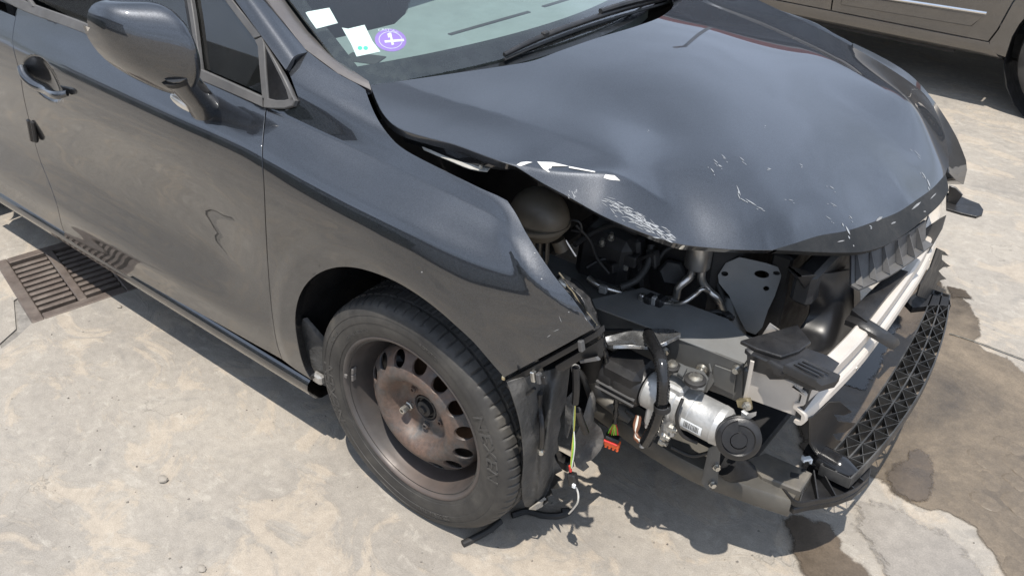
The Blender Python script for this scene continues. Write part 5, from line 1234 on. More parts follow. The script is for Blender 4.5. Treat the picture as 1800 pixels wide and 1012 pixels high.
MB().lathe([(.034, 0), (.034, .03), (.028, .034), (.0, .034)], U(1184, 475, y=-.26), (.3, -.8, .3), seg=6).obj('hex_cap', BLACKM, car)
MB().lathe([(.026, -.05), (.028, -.04), (.028, .02), (.031, .022), (.031, .03), (.0, .03)], U(1082, 560, y=-.42), (0, 0, 1), seg=20).obj('rubber_mount', RUBBER, car)
for a, b in ((1058, 430), (1074, 420)): MB().lathe([(.008, 0), (.008, .008), (.005, .009), (.005, .02), (0, .02)], U(a, b, y=-.38), (.2, -.3, 1), seg=8).obj('gearbox_bolt', ZINC, car)
# fender's lower frame, loose strip, crumpled seal
def FP(a, b, o=0.):
    f = (a-888)/160.; return U(a, b, y=-.858+.062*f+o)
fb = MB(); fb.prism([FP(888, 669), FP(965, 628), FP(1049, 582), FP(1051, 592), FP(968, 638), FP(895, 678)], (.002, .022, .004), bev=.0015); ffr = fb.obj('fender_lower_frame', BLACK, car)
fb = MB(); fb.prism([FP(975, 643, .02), FP(1050, 600, .02), FP(1050, 632, .02), FP(1046, 636, .02), FP(1018, 634, .02), FP(990, 652, .02), FP(978, 652, .02)], (.003, .018, .002), bev=.0015); fb.obj('fender_bracket', BLACK, ffr)
plate('bracket_edge', [FP(1018, 634, .012), FP(1046, 628, .012), FP(1051, 634, .012), FP(1020, 639, .012)], (.002, .008, 0), TRIM, ffr)
for a, b in ((938, 661), (948, 664), (1022, 607)):
    MB().box(FP(a, b, -.004), (.010, .012, .024), X=(1, 0, .2), bev=.002).obj('frame_clip', TRIM if a > 940 else ZINC, ffr)
MB().box(FP(953, 667, -.004), (.022, .006, .018), X=(1, 0, .35), bev=.002).obj('frame_tab', BLACK, ffr)
MB().tube([FP(893, 676, .0), FP(905, 690, .0), FP(925, 692, 0), FP(940, 682, 0)], .004, seg=8).obj('loose_strip', BLACK, car)
MB().box(FP(885, 664, -.003), (.008, .006, .010), bev=.002).obj('frame_screw', BRASSY, ffr)
fe = dense([(900, 352), (930, 402), (975, 470), (1004, 512), (1046, 572)], 10, False)
ys = np.interp(fe[:, 1], [350, 470, 575], [-.745, -.765, -.782])
MB().tube([U(a+2, b, y=y+.010)+[0, rng.uniform(-.002, .002), rng.uniform(-.001, .001)] for (a, b), y in zip(fe, ys)][14:], .0016, seg=6, n=2).obj('fender_edge_seal', simple('yellowed sealant', (.15, .13, .09), .6, var=.4, vs=60), car)
cr = [[U(982+3*i+rng.uniform(-2, 2), 468+17*i, y=-.765) for i in range(0)], ]
ca = [(988, 488), (1000, 500), (1014, 512), (1030, 535), (1040, 560), (1046, 585)]; cbq = [(992, 492), (1012, 500), (1030, 516), (1046, 545), (1049, 560), (1056, 585)]
rows = []
for k in range(5):
    rows.append([U(a[0]*(1-k/4)+b[0]*k/4+rng.uniform(-2.2, 2.2), a[1]*(1-k/4)+b[1]*k/4+rng.uniform(-2.2, 2.2), y=-.765+.02*k+rng.uniform(-.008, .008)) for a, b in zip(crv([(p[0], p[1], 0) for p in ca], 3)[:, :2], crv([(p[0], p[1], 0) for p in cbq], 3)[:, :2])])
loft('crumpled_foil', rows, simple('crumpled dark foil', (.12, .115, .11), .35, .5, var=.4, vs=80, bs=.5, bd=.004, bscale=120), car, depth=.002, step=.006)
# torn wheel arch liner hanging in front of the tyre
L_ = [(893, 672), (903, 700), (914, 735), (920, 775), (922, 815), (920, 850), (921, 878), (930, 892)]
R_ = [(1002, 640), (1000, 672), (992, 712), (984, 750), (980, 790), (982, 828), (974, 852), (962, 884)]
xl = [.335, .338, .340, .338, .330, .318, .306, .300]; rows = []
for i in range(8):
    row = []
    for k in range(7):
        f = k/6; a = L_[i][0]*(1-f)+R_[i][0]*f; b = L_[i][1]*(1-f)+R_[i][1]*f
        xx = xl[i]+.012*f+.016*math.sin(f*9+i*.7)*(.3+.7*f)+rng.uniform(-.008, .008)*(.3+f)
        row.append(U(a+rng.uniform(-2, 2)*(k == 6), b+(rng.uniform(-3, 3) if i == 7 else 0), x=xx))
    rows.append(row)
LS = Surf(np.array(rows), nd=(70, 60)); l_out = [(893, 672, 1), (903, 700), (914, 735), (920, 775), (922, 815), (919, 850), (920, 880), (924, 890, 1), (938, 893), (946, 884), (955, 886), (962, 880, 1), (960, 872), (970, 868, 1), (966, 858, 1), (984, 856, 1), (978, 846, 1), (988, 842, 1), (974, 834, 1), (987, 826, 1), (978, 812), (974, 800, 1), (983, 790, 1), (980, 770), (986, 748), (984, 735, 1), (993, 712), (999, 672), (1002, 640, 1), (960, 652), (925, 662)]
liner = panel('torn_arch_liner', LS, l_out, LINERM, car, step=.008, gap=0, depth=.003)
MB().tube([LS.at((945, 690), .006), LS.at((957, 712), .010), LS.at((961, 745), .012), LS.at((956, 775), .010), LS.at((951, 785), .006)], .006, seg=8).obj('liner_strut', BLACK, liner)
MB().lathe([(.008, 0), (.008, .006), (.005, .012), (0, .012)], LS.at((951, 787), .006), (.6, -.7, 0), seg=8).obj('liner_rivet', ZINC, liner)
plate('liner_torn_foot', [LS.at((930, 890), .004), LS.at((940, 878), .008), LS.at((953, 872), .010), LS.at((962, 876), .008), LS.at((950, 886), .006), LS.at((940, 892), .004)], (.003, -.003, 0), simple('scraped pale liner', (.42, .39, .34), .7, var=.3, vs=50, bs=.4), liner)
fl_ = [(1042, 688), (1047, 700), (1045, 742), (1056, 752), (1062, 778), (1056, 790), (1040, 808), (1030, 812), (1036, 820), (1026, 828), (1014, 820), (1010, 806), (1011, 772), (1022, 742)]
rows = [[U(a, b, y=y) for a, b, y in r] for r in (
    [(1040, 688, -.60), (1044, 688, -.595), (1048, 694, -.585)], [(1020, 742, -.63), (1036, 738, -.615), (1048, 742, -.59)], [(1010, 775, -.64), (1032, 780, -.60), (1064, 778, -.56)], [(1010, 810, -.645), (1028, 806, -.62), (1050, 800, -.58)], [(1012, 830, -.65), (1024, 830, -.63), (1038, 828, -.61)])]
FS = Surf(np.array(rows), nd=(60, 50)); panel('torn_liner_flap', FS, fl_, LINERM, car, step=.008, gap=0, depth=.003)
plate('torn_liner_shard', poly([(994, 700), (1004, 690), (1008, 705), (1003, 745), (996, 770), (992, 752)], y=-.66), (.002, .003, 0), LINERM)
# looms and connectors
harness = MB(); hp_ = [U(1037, 540, y=-.66), U(1044, 556, y=-.65), U(1054, 588, y=-.62), U(1062, 612, y=-.60), U(1068, 640, y=-.585), U(1078, 670, y=-.57), U(1083, 705, y=-.56), U(1081, 742, y=-.555)]
P_ = crv(hp_, 8); harness.tube(P_, [.006+.0016*math.sin(i*1.7)+.0025*math.exp(-((i-16)/5)**2) for i in range(len(P_))], seg=10, smooth=False); harness.obj('wiring_loom', GLOSSB, car, sharp=70)
cn0 = U(1077, 770, y=-.552)
for k, mt in enumerate((WGREEN, WRED, WGREEN, WYEL, WGREEN, WRED)):
    MB().tube([U(1081, 742, y=-.555), U(1079+(k-2.5)*2.2, 752, y=-.556), U(1077+(k-2.5)*3.6, 764, y=-.553)], .0016, seg=6).obj('loose_wire', mt, car)
oc = MB(); oc.box(cn0+[0, 0, .003], (.036, .022, .012), X=(1, .3, -.15), bev=.003); con = oc.obj('wiring_connector', BLACK, car)
oc = MB(); oc.box(cn0+[0, 0, -.014], (.038, .020, .016), X=(1, .3, -.15), bev=.003)
for k in range(4): oc.box(cn0+np.array([1, .3, -.15])*(-.013+.009*k)+[0, 0, -.026], (.007, .016, .010), X=(1, .3, -.15), bev=.002)
oc.obj('connector_housing', ORANGE, con)
MB().box(cn0+[0, -.006, -.006], (.034, .014, .005), X=(1, .3, -.15), bev=.001).obj('connector_gasket', WRED, con)
MB().tube([U(1012, 645, y=-.74), U(1013, 680, y=-.74), U(1011, 708, y=-.735)], .008, seg=8).obj('wiring_loom', BLACK, car)
for k, mt in enumerate((WYEL, WGREEN, WWHITE)):
    MB().tube([U(1011, 708, y=-.735), U(1010-k, 740, y=-.735), U(1006+k*2, 785, y=-.735), U(1003+k, 822, y=-.735)], .0016, seg=6).obj('loose_wire', mt, car)
MB().tube([U(1002, 818, y=-.735), U(1003, 828, y=-.735)], .0035, seg=8).obj('wire_seal', WRED, car)
pc_ = U(1007, 842, y=-.735); oc = MB(); oc.box(pc_, (.020, .018, .034), X=(1, .2, .25), bev=.003); pcn = oc.obj('sensor_plug', BLACK, car); MB().box(pc_+[.010, -.010, -.006], (.008, .006, .010), bev=.001).obj('plug_tab', PAPER, pcn)
MB().tube([U(1010, 850, y=-.735), U(1016, 866, y=-.73), U(1016, 880, y=-.73), U(1008, 893, y=-.72), U(1000, 902, y=-.71)], .0022, seg=6).obj('loose_wire', WWHITE, car)
MB().tube([np.array([.30, -.62, .016]), U(1000, 898, z=.014), U(985, 905, z=.012), U(955, 905, z=.010), U(925, 898, z=.010), U(900, 905, z=.010)], .009, seg=8).obj('ground_cable', RUBBER, car, label='black cable trailing on the concrete by the tyre')
MB().tube([U(1015, 720, y=-.70), U(1022, 740, y=-.68), U(1030, 760, y=-.66)], .008, seg=8).obj('wiring_loom', BLACK, car)
MB().box(U(1012, 648, y=-.72), (.018, .012, .022), bev=.004).obj('loom_clip', ALU, car)
MB().box(U(990, 810, y=-.60), (.05, .03, .03), bev=.004).obj('sensor_bracket', BLACKM, car)
# hood inner flange seen below the raised edge
hf = [[U(a, b, z=z) for a, b, z in ((700, 224, .976), (755, 245, .971), (798, 256, .970), (853, 276, .968), (905, 295, .962))], [U(a, b, z=z) for a, b, z in ((712, 250, .945), (752, 262, .944), (790, 277, .942), (843, 293, .940), (888, 300, .945))]]
loft('hood_inner_flange', hf, PAINT, car, depth=.003)
hf2 = [[U(a, b, z=z) for a, b, z in ((742, 259, .945), (790, 274, .943), (842, 291, .941), (862, 292, .942))], [U(a, b, z=z) for a, b, z in ((745, 264, .940), (786, 280, .938), (836, 298, .936), (856, 300, .938))]]
loft('hood_seal_strip', hf2, simple('dusty pale flange', (.38, .37, .34), .55, .2, var=.2, vs=40), car, depth=.003)
MB().lathe([(.004, 0), (.004, .004), (0, .004)], U(846, 294, z=.944), (-.2, -.8, .3), seg=8).obj('flange_rivet', ZINC, car)

# more of the crowded bay: hoses, looms, clips and brackets in the dark
rc = random.Random(21)
for pts, r, mt, nm in (
    ([(1010, 430, -.42), (1040, 410, -.36), (1080, 395, -.34), (1120, 410, -.34)], .007, RUBBER, 'bay_hose'),
    ([(1030, 470, -.40), (1060, 455, -.36), (1100, 462, -.33), (1150, 445, -.33)], .0045, BLACKM, 'bay_cable'),
    ([(1012, 395, -.46), (1035, 420, -.44), (1050, 455, -.42), (1070, 480, -.40)], .004, BLACKM, 'bay_cable'),
    ([(1150, 470, -.30), (1170, 440, -.28), (1200, 430, -.26), (1230, 432, -.25)], .006, RUBBER, 'bay_hose'),
    ([(1090, 505, -.40), (1120, 490, -.36), (1140, 460, -.32), (1145, 430, -.30)], .009, RUBBER, 'bay_hose'),
    ([(1060, 545, -.44), (1090, 556, -.40), (1130, 552, -.38), (1170, 560, -.36)], .006, BLACKM, 'bay_cable'),
    ([(1190, 545, -.34), (1230, 552, -.32), (1262, 548, -.30), (1290, 560, -.30)], .006, RUBBER, 'bay_hose'),
    ([(1240, 470, -.24), (1262, 500, -.24), (1270, 530, -.26)], .008, RUBBER, 'bay_hose'),
    ([(1330, 470, -.10), (1355, 520, -.08), (1375, 565, -.12)], .012, RUBBER, 'bay_hose'),
    ([(1090, 622, -.52), (1110, 640, -.54), (1130, 660, -.56)], .005, BLACKM, 'bay_cable'),
    ([(1200, 700, -.60), (1190, 730, -.62), (1200, 765, -.60), (1225, 778, -.58)], .004, BLACKM, 'bay_cable'),
    ([(1180, 785, -.54), (1215, 800, -.53), (1245, 795, -.52), (1275, 775, -.53)], .0045, RUBBER, 'bay_cable'),
    ([(1100, 720, -.48), (1130, 742, -.47), (1160, 768, -.47), (1190, 800, -.46)], .006, RUBBER, 'bay_hose'),
    ([(1000, 640, -.62), (1020, 655, -.60), (1035, 690, -.58), (1045, 720, -.56)], .007, RUBBER, 'bay_hose')):
    MB().tube([U(a, b, y=y) for a, b, y in pts], r, seg=8).obj(nm, mt, car, sharp=70)
for a, b, y, sz, mt in ((1075, 468, -.36, (.03, .02, .025), BLACKM), (1108, 455, -.33, (.04, .03, .03), ENGD), (1148, 452, -.31, (.03, .02, .04), ENGD), (1060, 508, -.42, (.02, .015, .02), STEELG), (1205, 548, -.33, (.03, .02, .015), STEELG), (1278, 556, -.30, (.02, .02, .02), BLACKM), (1120, 565, -.40, (.05, .03, .02), BLACKM), (1150, 600, -.47, (.03, .015, .03), RAILG), (1118, 700, -.55, (.025, .02, .03), BLACKM), (1210, 560, -.34, (.012, .012, .02), ZINC), (1100, 470, -.34, (.012, .012, .016), ZINC)):
    MB().box(U(a, b, y=y), sz, X=(1, rc.uniform(-.4, .4), rc.uniform(-.3, .3)), bev=.003).obj('bay_clip', mt, car)
# ---------------------------------------------------------------- cabin seen through the glass
zd = .972
do = [U(a, b, z=zd) for a, b in ((640, 132), (606, 110), (566, 72), (625, 58), (690, 42), (712, 22), (722, -10))]+[np.array(p) for p in ((-.80, .15, zd), (-.74, .30, zd), (-.70, .50, zd), (-.60, .62, zd), (-.35, .63, zd), (-.20, .45, zd), (-.12, .15, zd), (-.12, -.15, zd), (-.22, -.42, zd))]
dash = bpy.data.objects.new('dashboard', None); COL.objects.link(dash); dash.parent = car
MB().prism(do, (0, 0, -.05), bev=.006).obj('dash_top', DASHM, dash)
MB().box((-.62, .05, .80), (.10, 1.15, .24), bev=.04).obj('dash_face', SEATM, dash)
def dbox(a, b, w, name='dash_slot'):
    p, q = U(*a, z=zd), U(*b, z=zd); d = q-p; n = np.array([-d[1], d[0], 0])/np.linalg.norm(d)*w
    MB().prism([p-n, q-n, q+n, p+n], (0, 0, .003), bev=.001).obj(name, SEATM, dash)
dbox((790, 62), (930, 22), .007); dbox((955, 13), (1030, -10), .007); dbox((610, 100), (670, 108), .03, 'dash_vent')
for y in (-.36, .36):
    s = bpy.data.objects.new('front_seat', None); COL.objects.link(s); s.parent = car
    MB().box((-1.25, y, .50), (.52, .5, .16), bev=.05).obj('seat_cushion', SEATM, s); MB().box((-1.55, y, .82), (.15, .5, .62), X=(1, 0, .25), bev=.05).obj('seat_back', SEATM, s); MB().box((-1.66, y, 1.22), (.10, .26, .18), X=(1, 0, .25), bev=.04).obj('headrest', SEATM, s)
sw = MB(); ctr = np.array([-.92, .36, .93]); nn = np.array([-.85, 0, .45]); a = np.array([0, 1., 0]); b = np.cross(nn/np.linalg.norm(nn), a)
sw.tube([ctr+.185*(math.cos(t)*a+math.sin(t)*b) for t in np.linspace(0, 2*math.pi, 37)], .015, seg=8, n=1, cap=False); sw.box(ctr, (.04, .14, .12), X=nn, bev=.02); sw.box(ctr, (.02, .34, .03), X=nn, bev=.008); sw.obj('steering_wheel', SEATM, car)
MB().box((-.9, -.70, .72), (1.0, .03, .5), bev=.01).obj('door_card', SEATM, fdoor); MB().box((-.9, .74, .70), (1.0, .03, .5), bev=.01).obj('door_card', SEATM, car)
MB().box((-2.1, 0, .6), (.15, 1.2, .7), bev=.05).obj('rear_seat', SEATM, car); MB().box((-1.3, 0, 1.40), (1.3, 1.05, .02), bev=.005).obj('headlining', simple('pale headlining', (.35, .34, .32), .9), car)
# left side of the body: mirrored panels
for o in (fdoor, rdoor, quarter):
    n = o.copy(); COL.objects.link(n); n.scale = (1, -1, 1); n.parent = car
lf = panel('front_fender', SIDE, np.array([SIDE.hit([q])[0] for q in dense(fender_out, 14)]), PAINT, car, step=.03, depth=.02, uvout=True); lf.scale = (1, -1, 1)
for nm in ('front_door_glass', 'quarter_glass', 'rear_door_glass', 'windscreen_pillar', 'sill', 'roof_rail', 'centre_pillar_cover', 'rear_quarter_pillar', 'windscreen_trim'):
    o = bpy.data.objects.get(nm)
    if o: n = o.copy(); COL.objects.link(n); n.scale = (1, -1, 1)
# papers and round sticker on the glass, wiper
def ws_patch(name, px, off, mat, parent, **props):
    Q = Off(WS, off); uv = WS.hit([q[:2] for q in px]); P = Q.P(uv); n = WS.N(uv)*WS.side
    return MB().prism(list(P), -n.mean(0)*.0006).obj(name, mat, parent, **props)
ws_patch('paper_slip', [(537, 20), (540, 18), (579, 11), (594, 38), (556, 48), (546, 34)], -.0056, PAPER, wind, label='blank white paper slip behind the glass, upper one')
ws_patch('paper_slip', [(601, 46), (612, 48), (641, 41), (655, 70), (669, 88), (627, 97), (618, 76)], -.0056, PAPER, wind, label='folded white paper slip with two green dots')
def disc_px(cx, cy, rx, ry, n=36, rot=.1): return [(cx+rx*math.cos(t)*math.cos(rot)-ry*math.sin(t)*math.sin(rot), cy+rx*math.cos(t)*math.sin(rot)+ry*math.sin(t)*math.cos(rot)) for t in np.linspace(0, 2*math.pi, n, endpoint=False)]
for cx in (633, 643): ws_patch('green_dot', disc_px(cx, 82, 4.2, 3.6, 14), -.0053, GREENDOT, wind)
stk = ws_patch('round_sticker', disc_px(687, 68, 28, 20), -.0056, PURPLE, wind, label='round violet sticker with a white numeral one')
ring_o, ring_i = disc_px(687, 68, 21, 15), disc_px(687, 68, 20, 14.2)
Q = Off(WS, -.0053); vo = Q.P(WS.hit(ring_o)); vi = Q.P(WS.hit(ring_i)); n_ = len(vo)
MB().add(list(vo)+list(vi), [(i, (i+1) % n_, n_+(i+1) % n_, n_+i) for i in range(n_)]).obj('sticker_ring', STWHITE, stk, fix=False)
ws_patch('numeral_one', [(681, 57), (685, 55), (688, 55), (691, 69), (693, 76), (689, 77), (686, 63), (683, 64)], -.0052, STWHITE, stk)
ws_patch('sticker_bar', [(676, 69), (710, 66), (711, 70), (677, 73)], -.0050, STWHITE, stk)
def ws_text(txt, cx, cy, size, ang, name, mat, arcR=None):
    v, f = text_mesh(txt, size, 0.0); u0 = WS.hit([(cx, cy)])[0]; e = WS.hit([(cx+10*math.cos(ang), cy+10*math.sin(ang))])[0]-u0; e /= np.linalg.norm(e); g = np.array([-e[1], e[0]])
    t = WS.hit([(cx, cy-8)])[0]-u0
    if g@t < 0: g = -g
    if arcR:
        a = v[:, 0]/arcR; x = (arcR+v[:, 1])*np.sin(a); y = (arcR+v[:, 1])*np.cos(a)-arcR; v = np.c_[x, y, v[:, 2]]
    uv = u0+v[:, :1]*e+v[:, 1:2]*g; P = Off(WS, -.0052).P(uv); return MB().add(P, f).obj(name, mat, stk, fix=False, kind='stuff')
ws_text("CRIT'Air", 683, 52, .011, .10, 'sticker_lettering', STWHITE, .035)
wb = [WS.at(q, o) for q, o in (((884, 103), .012), ((925, 84), .016), ((970, 66), .018), ((1020, 48), .018), ((1080, 28), .018), ((1130, 14), .018), ((1200, -4), .016))]
wiper = MB().tube(wb, [.006, .0075, .008, .008, .009, .009, .009], seg=8).obj('wiper', BLACK, car, sharp=60)
wr2 = [WS.at(q, o) for q, o in (((886, 107), .003), ((930, 88), .004), ((1020, 53), .004), ((1130, 19), .004), ((1190, 2), .004))]
MB().tube(wr2, .004, seg=6).obj('wiper_rubber', RUBBER, wiper)
MB().tube([WS.at((1046, 36), .030), WS.at((1100, 22), .036), WS.at((1160, 10), .036), WS.at((1215, 2), .03)], [.007, .009, .010, .012], seg=8).obj('wiper_arm', BLACK, wiper)
MB().box(WS.at((953, 72), .021), (.014, .022, .016), bev=.003).obj('wiper_clip', BLACKM, wiper)
# scratches and bare chips
def decal(name, surf, polys, off, mat, parent, **props):
    mb_ = MB()
    for px in polys:
        uv = surf.hit(px); P = surf.P(uv)+surf.N(uv)*surf.side*off; c = P.mean(0)
        k = len(px); mb_.add(list(P)+[c], [(i, (i+1) % k, k) for i in range(k)])
    return mb_.obj(name, mat, parent, fix=False, **props)
SCR = simple('white scratch marks', (.27, .28, .29), .6, var=.15)
def sliver(x, y, L, w, ang):
    c, s = math.cos(ang), math.sin(ang); return [(x+c*t*L/2-s*q*w/2, y+s*t*L/2+c*q*w/2) for t, q in ((-1, 0), (-.4, -.8), (.3, -1), (1, 0), (.4, .9), (-.5, .7))]
rg2 = random.Random(5); sc = []
for x, y, L, w, a in ((1258, 284, 14, 2, .7), (1272, 276, 16, 2, .8), (1266, 292, 10, 2, .6), (1304, 280, 14, 2, .7), (1252, 300, 13, 3, .9), (1352, 297, 9, 2, .3), (1298, 335, 26, 3, 1.2), (1320, 356, 30, 3, .55), (1336, 366, 16, 2, .4), (1465, 360, 18, 1.5, .5), (1456, 383, 16, 1.6, .6), (1462, 330, 12, 2, .6), (1490, 405, 22, 5, 1.1), (1495, 382, 10, 2.5, .8), (1632, 322, 20, 4, 1.2), (1622, 306, 12, 2.5, 1.0), (1390, 352, 12, 1.5, .3), (1408, 290, 9, 1.6, .5), (1612, 270, 22, 1.3, .8), (1530, 398, 8, 3, .6), (1140, 230, 3, 2, 0), (1345, 222, 3, 2, 0)):
    sc.append(sliver(x, y, L*.8, w*.55, a))
    for _ in range(2): u_ = rg2.uniform(-.8, .8)*L; sc.append(sliver(x+u_*math.cos(a)-rg2.uniform(1.5, 4)*math.sin(a), y+u_*math.sin(a)+rg2.uniform(1.5, 4)*math.cos(a), L*rg2.uniform(.15, .5), w*.4, a+rg2.uniform(-.06, .06)))
decal('scratch_marks', HOOD, sc, .0008, SCR, hood, kind='stuff')
sc = []
for _ in range(170):
    t = rg2.random()**.8; cx = 1062+t*120; cy = 352+t*66+rg2.gauss(0, 7)
    if cy < 340+(cx-1060)*.55: continue
    sc.append(sliver(cx, cy, rg2.uniform(6, 20), rg2.uniform(.6, 1.7), .42+rg2.gauss(0, .22)))
for _ in range(14): sc.append(sliver(1005+rg2.uniform(-6, 10), 340+rg2.uniform(-8, 8), rg2.uniform(3, 8), 1.0, 1.0))
decal('scratch_marks', HOOD, sc, .0008, SCR, hood, kind='stuff')
decal('bare_metal_chip', HOOD, [[(908, 290), (916, 286), (926, 285), (936, 286), (926, 289), (914, 293)]], .0012, PRIMER, hood)
decal('bare_metal_chip', HOOD, [[(944, 285), (972, 286), (1000, 293), (970, 293), (965, 304), (955, 298)]], .0012, PRIMER, hood)
decal('bare_metal_chip', HOOD, [[(1000, 293), (1046, 302), (1046, 304), (1000, 296)]], .0012, PRIMER, hood)
decal('bare_metal_chip', HOOD, [[(1064, 307), (1080, 309), (1090, 318), (1070, 316), (1061, 313)]], .0012, PRIMER, hood)
sc = [sliver(*q) for q in ((1545, 385, 14, 5, -.6), (1570, 392, 10, 3, -.4), (1610, 362, 22, 4, -.7), (1640, 345, 16, 2, -.8), (1478, 424, 14, 2, -.2), (1625, 372, 5, 2, 0), (1500, 432, 4, 2, 1.2))]
decal('scratch_marks', HOOD, sc, .0008, simple('grey scuff marks', (.22, .22, .22), .7), scuff, kind='stuff')
sc = [sliver(*q) for q in ((985, 560, 14, 1, 1.2), (978, 580, 12, 1, -.4), (965, 590, 8, 1.2, -.6), (1000, 548, 3, 2, 0), (952, 490, 3, 2, 0), (940, 445, 3, 2, 0), (1030, 560, 10, 1, 1.0), (742, 478, 3, 2.4, 0))]
decal('scratch_marks', SIDE, sc, .0008, simple('pale grey scuff', (.3, .3, .3), .7), fender, kind='stuff')
# ---------------------------------------------------------------- second car beyond, buildings and an added skip that the paint reflects
suv = thing('parked_car', 'silver beige car parked behind, only its lower doors and rear wheel showing', 'car', (-.6, 3.0, 0))
def loc(p): return (p[0]+.6, p[1]-3.0, p[2])
ss = [(3.05, .255), (2.985, .285), (2.972, .315), (2.965, .36), (2.945, .46), (2.925, .65), (2.92, .80), (2.935, .93), (2.975, 1.02), (3.03, 1.10), (3.14, 1.36), (3.24, 1.60), (3.40, 1.68), (3.9, 1.70)]
X2 = np.linspace(-2.9, 1.7, 15); ctl = np.array([[(x, y+.10*max(0, abs(x+.6)-1.7)**2, z) for y, z in ss] for x in X2]); ctl[:, :, 0] += .6; ctl[:, :, 1] -= 3.0
S2 = Surf(ctl, nd=(20, 20)); zs = [p[1] for p in ss]
def u2(x, z): return np.array([np.interp(x, X2, S2.ku), np.interp(z, zs, S2.kv)])
class L2(Surf):
    pass
def arcx(xc, a0, a1, r=.385, n=16, zc=.345): return [(xc+r*math.cos(rad(a)), zc+r*math.sin(rad(a))) for a in np.linspace(a0, a1, n)]
def seg2(pts, m=6):
    out = []
    for a, b in zip(pts, pts[1:]+pts[:1]):
        for k in range(m): out.append((a[0]+(b[0]-a[0])*k/m, a[1]+(b[1]-a[1])*k/m))
    return out
rdo = [(.308, .352), (.335, .42), (.365, .56), (.43, .72), (.46, .95), (.40, 1.06), (-.49, 1.06), (-.497, .70), (-.497, .352)]
fdo = [(-.503, .352), (-.503, .70), (-.497, 1.06), (-1.45, 1.06), (-1.50, .80), (-1.48, .352)]
quat = [(.405, .29)]+arcx(.79, 172, 20)+[(1.6, .5), (1.6, 1.05), (.9, 1.06), (.41, 1.06), (.465, .95), (.435, .72), (.37, .56), (.34, .42), (.314, .352), (.33, .30)]
frt = [(-1.485, .30), (-1.485, .352), (-1.505, .80), (-1.46, 1.06), (-2.8, .95), (-2.85, .4)]+arcx(-1.95, 175, 8)
silp = [(.395, .262), (.312, .348), (-1.48, .348), (-1.55, .262)]
for nm, o_, st in (('rear_door', seg2(rdo), .06), ('front_door', seg2(fdo), .08), ('rear_quarter', seg2(quat, 2), .08), ('front_fender', seg2(frt, 2), .08), ('sill', seg2(silp, 12), .08)):
    panel(nm, S2, np.array([u2(*q) for q in o_]), SILVP, suv, step=st, gap=.002, depth=.02, uvout=True)
wn2 = [(.85, 1.10), (.7, 1.45), (.3, 1.60), (-1.0, 1.60), (-1.7, 1.12)]
panel('side_windows', S2, np.array([u2(*q) for q in seg2(wn2)]), GLOSSB, suv, step=.1, gap=0, depth=.01, uvout=True)
rf = [(1.5, 1.68), (-1.2, 1.68), (-1.0, 1.61), (.4, 1.61), (1.2, 1.55)]
MB().box((-.2, .9, 1.66), (2.0, 1.35, .06), bev=.03).obj('roof', SILVP, suv); MB().box((0, .95, 1.30), (2.9, 1.2, .7), bev=.1).obj('cabin', SEATM, suv)
MB().box((-1.9+.6-.3, .95, .80), (1.7, 1.6, .5), bev=.1).obj('bonnet', SILVP, suv); MB().box((1.75, .95, .75), (.7, 1.7, .7), bev=.12).obj('tailgate', SILVP, suv)
MB().box((0, .95, .30), (3.9, 1.55, .16), bev=.02).obj('floor_pan', DARK, suv); MB().box((-.1, .075, .262), (1.7, .05, .05), bev=.006).obj('underbody_rail', DARK, suv)
st = [U(1575, -4, y=2.93), U(1613, 1, y=2.93), U(1680, 12, y=2.93), U(1735, 21, y=2.93)]
tr = MB(); tr.tube([loc((-.38, 2.945, .47)), loc((0, 2.945, .482)), loc((.268, 2.945, .49))], .0085, seg=8); tr.obj('chrome_strip', CHROME, suv)
rl2 = MB(); rl2.prism([loc(p) for p in ((-.45, 2.948, .455), (.262, 2.948, .475), (.215, 2.955, .412), (-.45, 2.957, .395))], (0, -.006, 0), bev=.004); rl2.obj('door_moulding', SILVP, suv)
for xc in (.79, -1.95):
    w2 = bpy.data.objects.new('wheel', None); COL.objects.link(w2); w2.parent = suv; c = loc((xc, 2.99, .34))
    MB().lathe([(.22, .0), (.25, -.012), (.30, -.012), (.33, .0), (.34, .03), (.34, .18), (.30, .21), (.22, .2)], c, (0, 1, 0), seg=48).obj('tyre', TYREM, w2)
    rm = MB(); rm.lathe([(.225, .0), (.23, -.006), (.215, .01), (.20, .06), (.0, .06)], c, (0, 1, 0), seg=40)
    for k in range(5):
        a = 2*math.pi*k/5; rm.box((c[0]+.12*math.cos(a), c[1]+.02, c[2]+.12*math.sin(a)), (.20, .02, .05), X=(math.cos(a), 0, math.sin(a)), Y=(0, 1, 0), bev=.006)
    rm.obj('rim', simple('alloy', (.4, .4, .4), .35, .8), w2)
    MB().lathe([(.40, .02), (.40, .5)], c, (0, 1, 0), seg=24, start=0, arc=math.pi*2).obj('wheel_arch_liner', DARK, suv)
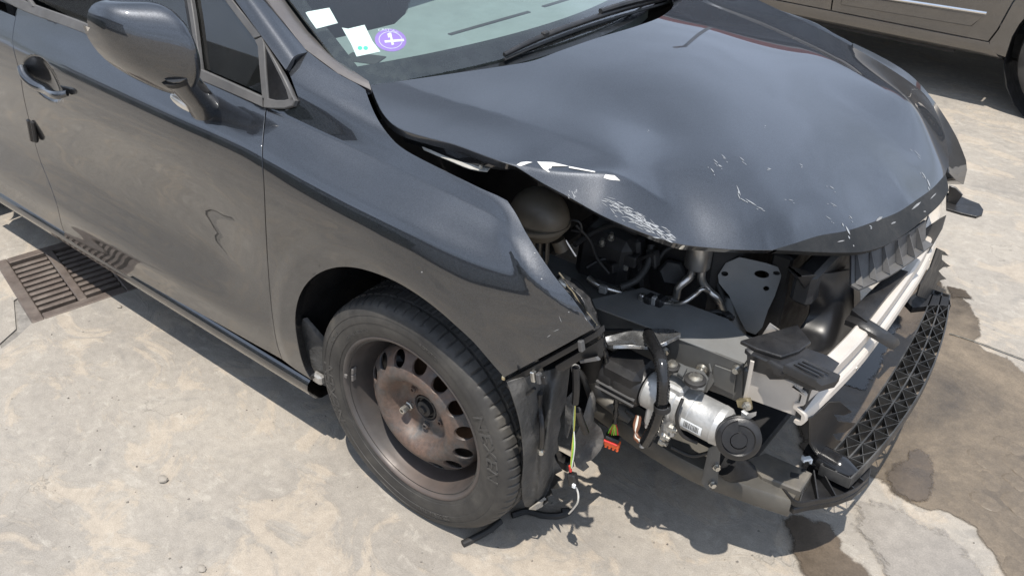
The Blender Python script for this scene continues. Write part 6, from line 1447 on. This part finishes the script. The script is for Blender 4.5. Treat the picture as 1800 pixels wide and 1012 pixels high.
def shed(name, label, p, L, D, H, ry_, wallmat, roofmat, step=.22):
    b = thing(name, label, 'building', p)
    b.rotation_euler = (0, 0, ry_)
    prof = []; x = -L/2; k = 0
    while x < L/2: prof += [(x, 0), (x+step*.45, 0), (x+step*.55, .04), (x+step*.95, .04)]; x += step
    V = []; [V.extend([(x, -y, .6), (x, -y, H)]) for x, y in prof]
    MB().add(V, [(2*i, 2*i+2, 2*i+3, 2*i+1) for i in range(len(prof)-1)]).obj('corrugated_wall', wallmat, b, sharp=20)
    MB().box((0, .10, .3), (L, .25, .60), bev=.01).obj('base_wall', simple('base wall in shade colour', (.10, .10, .10), .8), b)  # shade along the shed foot is put into this dark colour
    MB().box((0, D/2, H/2-.2), (L, D-.3, H-.5), bev=.01).obj('wall', wallmat, b)
    MB().box((0, -.08, H+.28), (L+.3, .5, .55), bev=.02).obj('roof_fascia', roofmat, b)
    MB().box((0, D/2, H+.45), (L+.2, D, .12), bev=.02).obj('roof', roofmat, b)
    return b
WWALL = simple('white metal cladding', (.70, .70, .68), .5, var=.06, vs=2, dust=.2); GWALL = simple('pale grey cladding', (.46, .48, .48), .5, var=.08, vs=2, dust=.2)
REDR = simple('red brown roof edge', (.26, .075, .06), .6, var=.2, vs=3)
shed('metal_shed', 'white corrugated metal shed with red roof edge beyond the parked car', (-9, 13.5, 0), 22, 8, 4.0, 0, WWALL, REDR)
shed('metal_shed', 'pale grey corrugated metal shed on the near side of the yard', (-7, -10.0, 0), 20, 8, 3.6, math.pi, GWALL, simple('grey roof edge', (.2, .2, .2), .6))
pole = MB(); pole.tube([(0, 0, 0), (0, 0, 6.6)], [.09, .06], seg=10, smooth=False); pole.box((0, -.3, 6.6), (.12, .7, .10), bev=.02); o = pole.obj('lamp_post', simple('galvanised post', (.3, .3, .3), .5, .6), None); o.location = (-4.4, 12.0, 0); o['label'] = 'thin grey lamp post in front of the white shed'; o['category'] = 'lamp post'

sk = thing('added_skip', 'unseen dark green steel skip added for the doors to reflect', 'skip', (-7.5, -6.6, 0))  # made-up skip, added as a dark band in the door reflections
SKM = simple('dark green steel', (.03, .055, .042), .5, var=.2, vs=3)
mk = MB(); mk.prism([(-3.6, 0, .2), (3.6, 0, .2), (4.1, 0, 1.7), (-4.1, 0, 1.7)], (0, -1.9, 0), bev=.02); mk.obj('skip_body', SKM, sk)
for k in range(9): MB().box((-3.4+.85*k, .04, .95), (.09, .08, 1.4), bev=.01).obj('skip_rib', SKM, sk)
MB().box((0, .03, 1.72), (8.3, .12, .1), bev=.02).obj('skip_rim', SKM, sk)
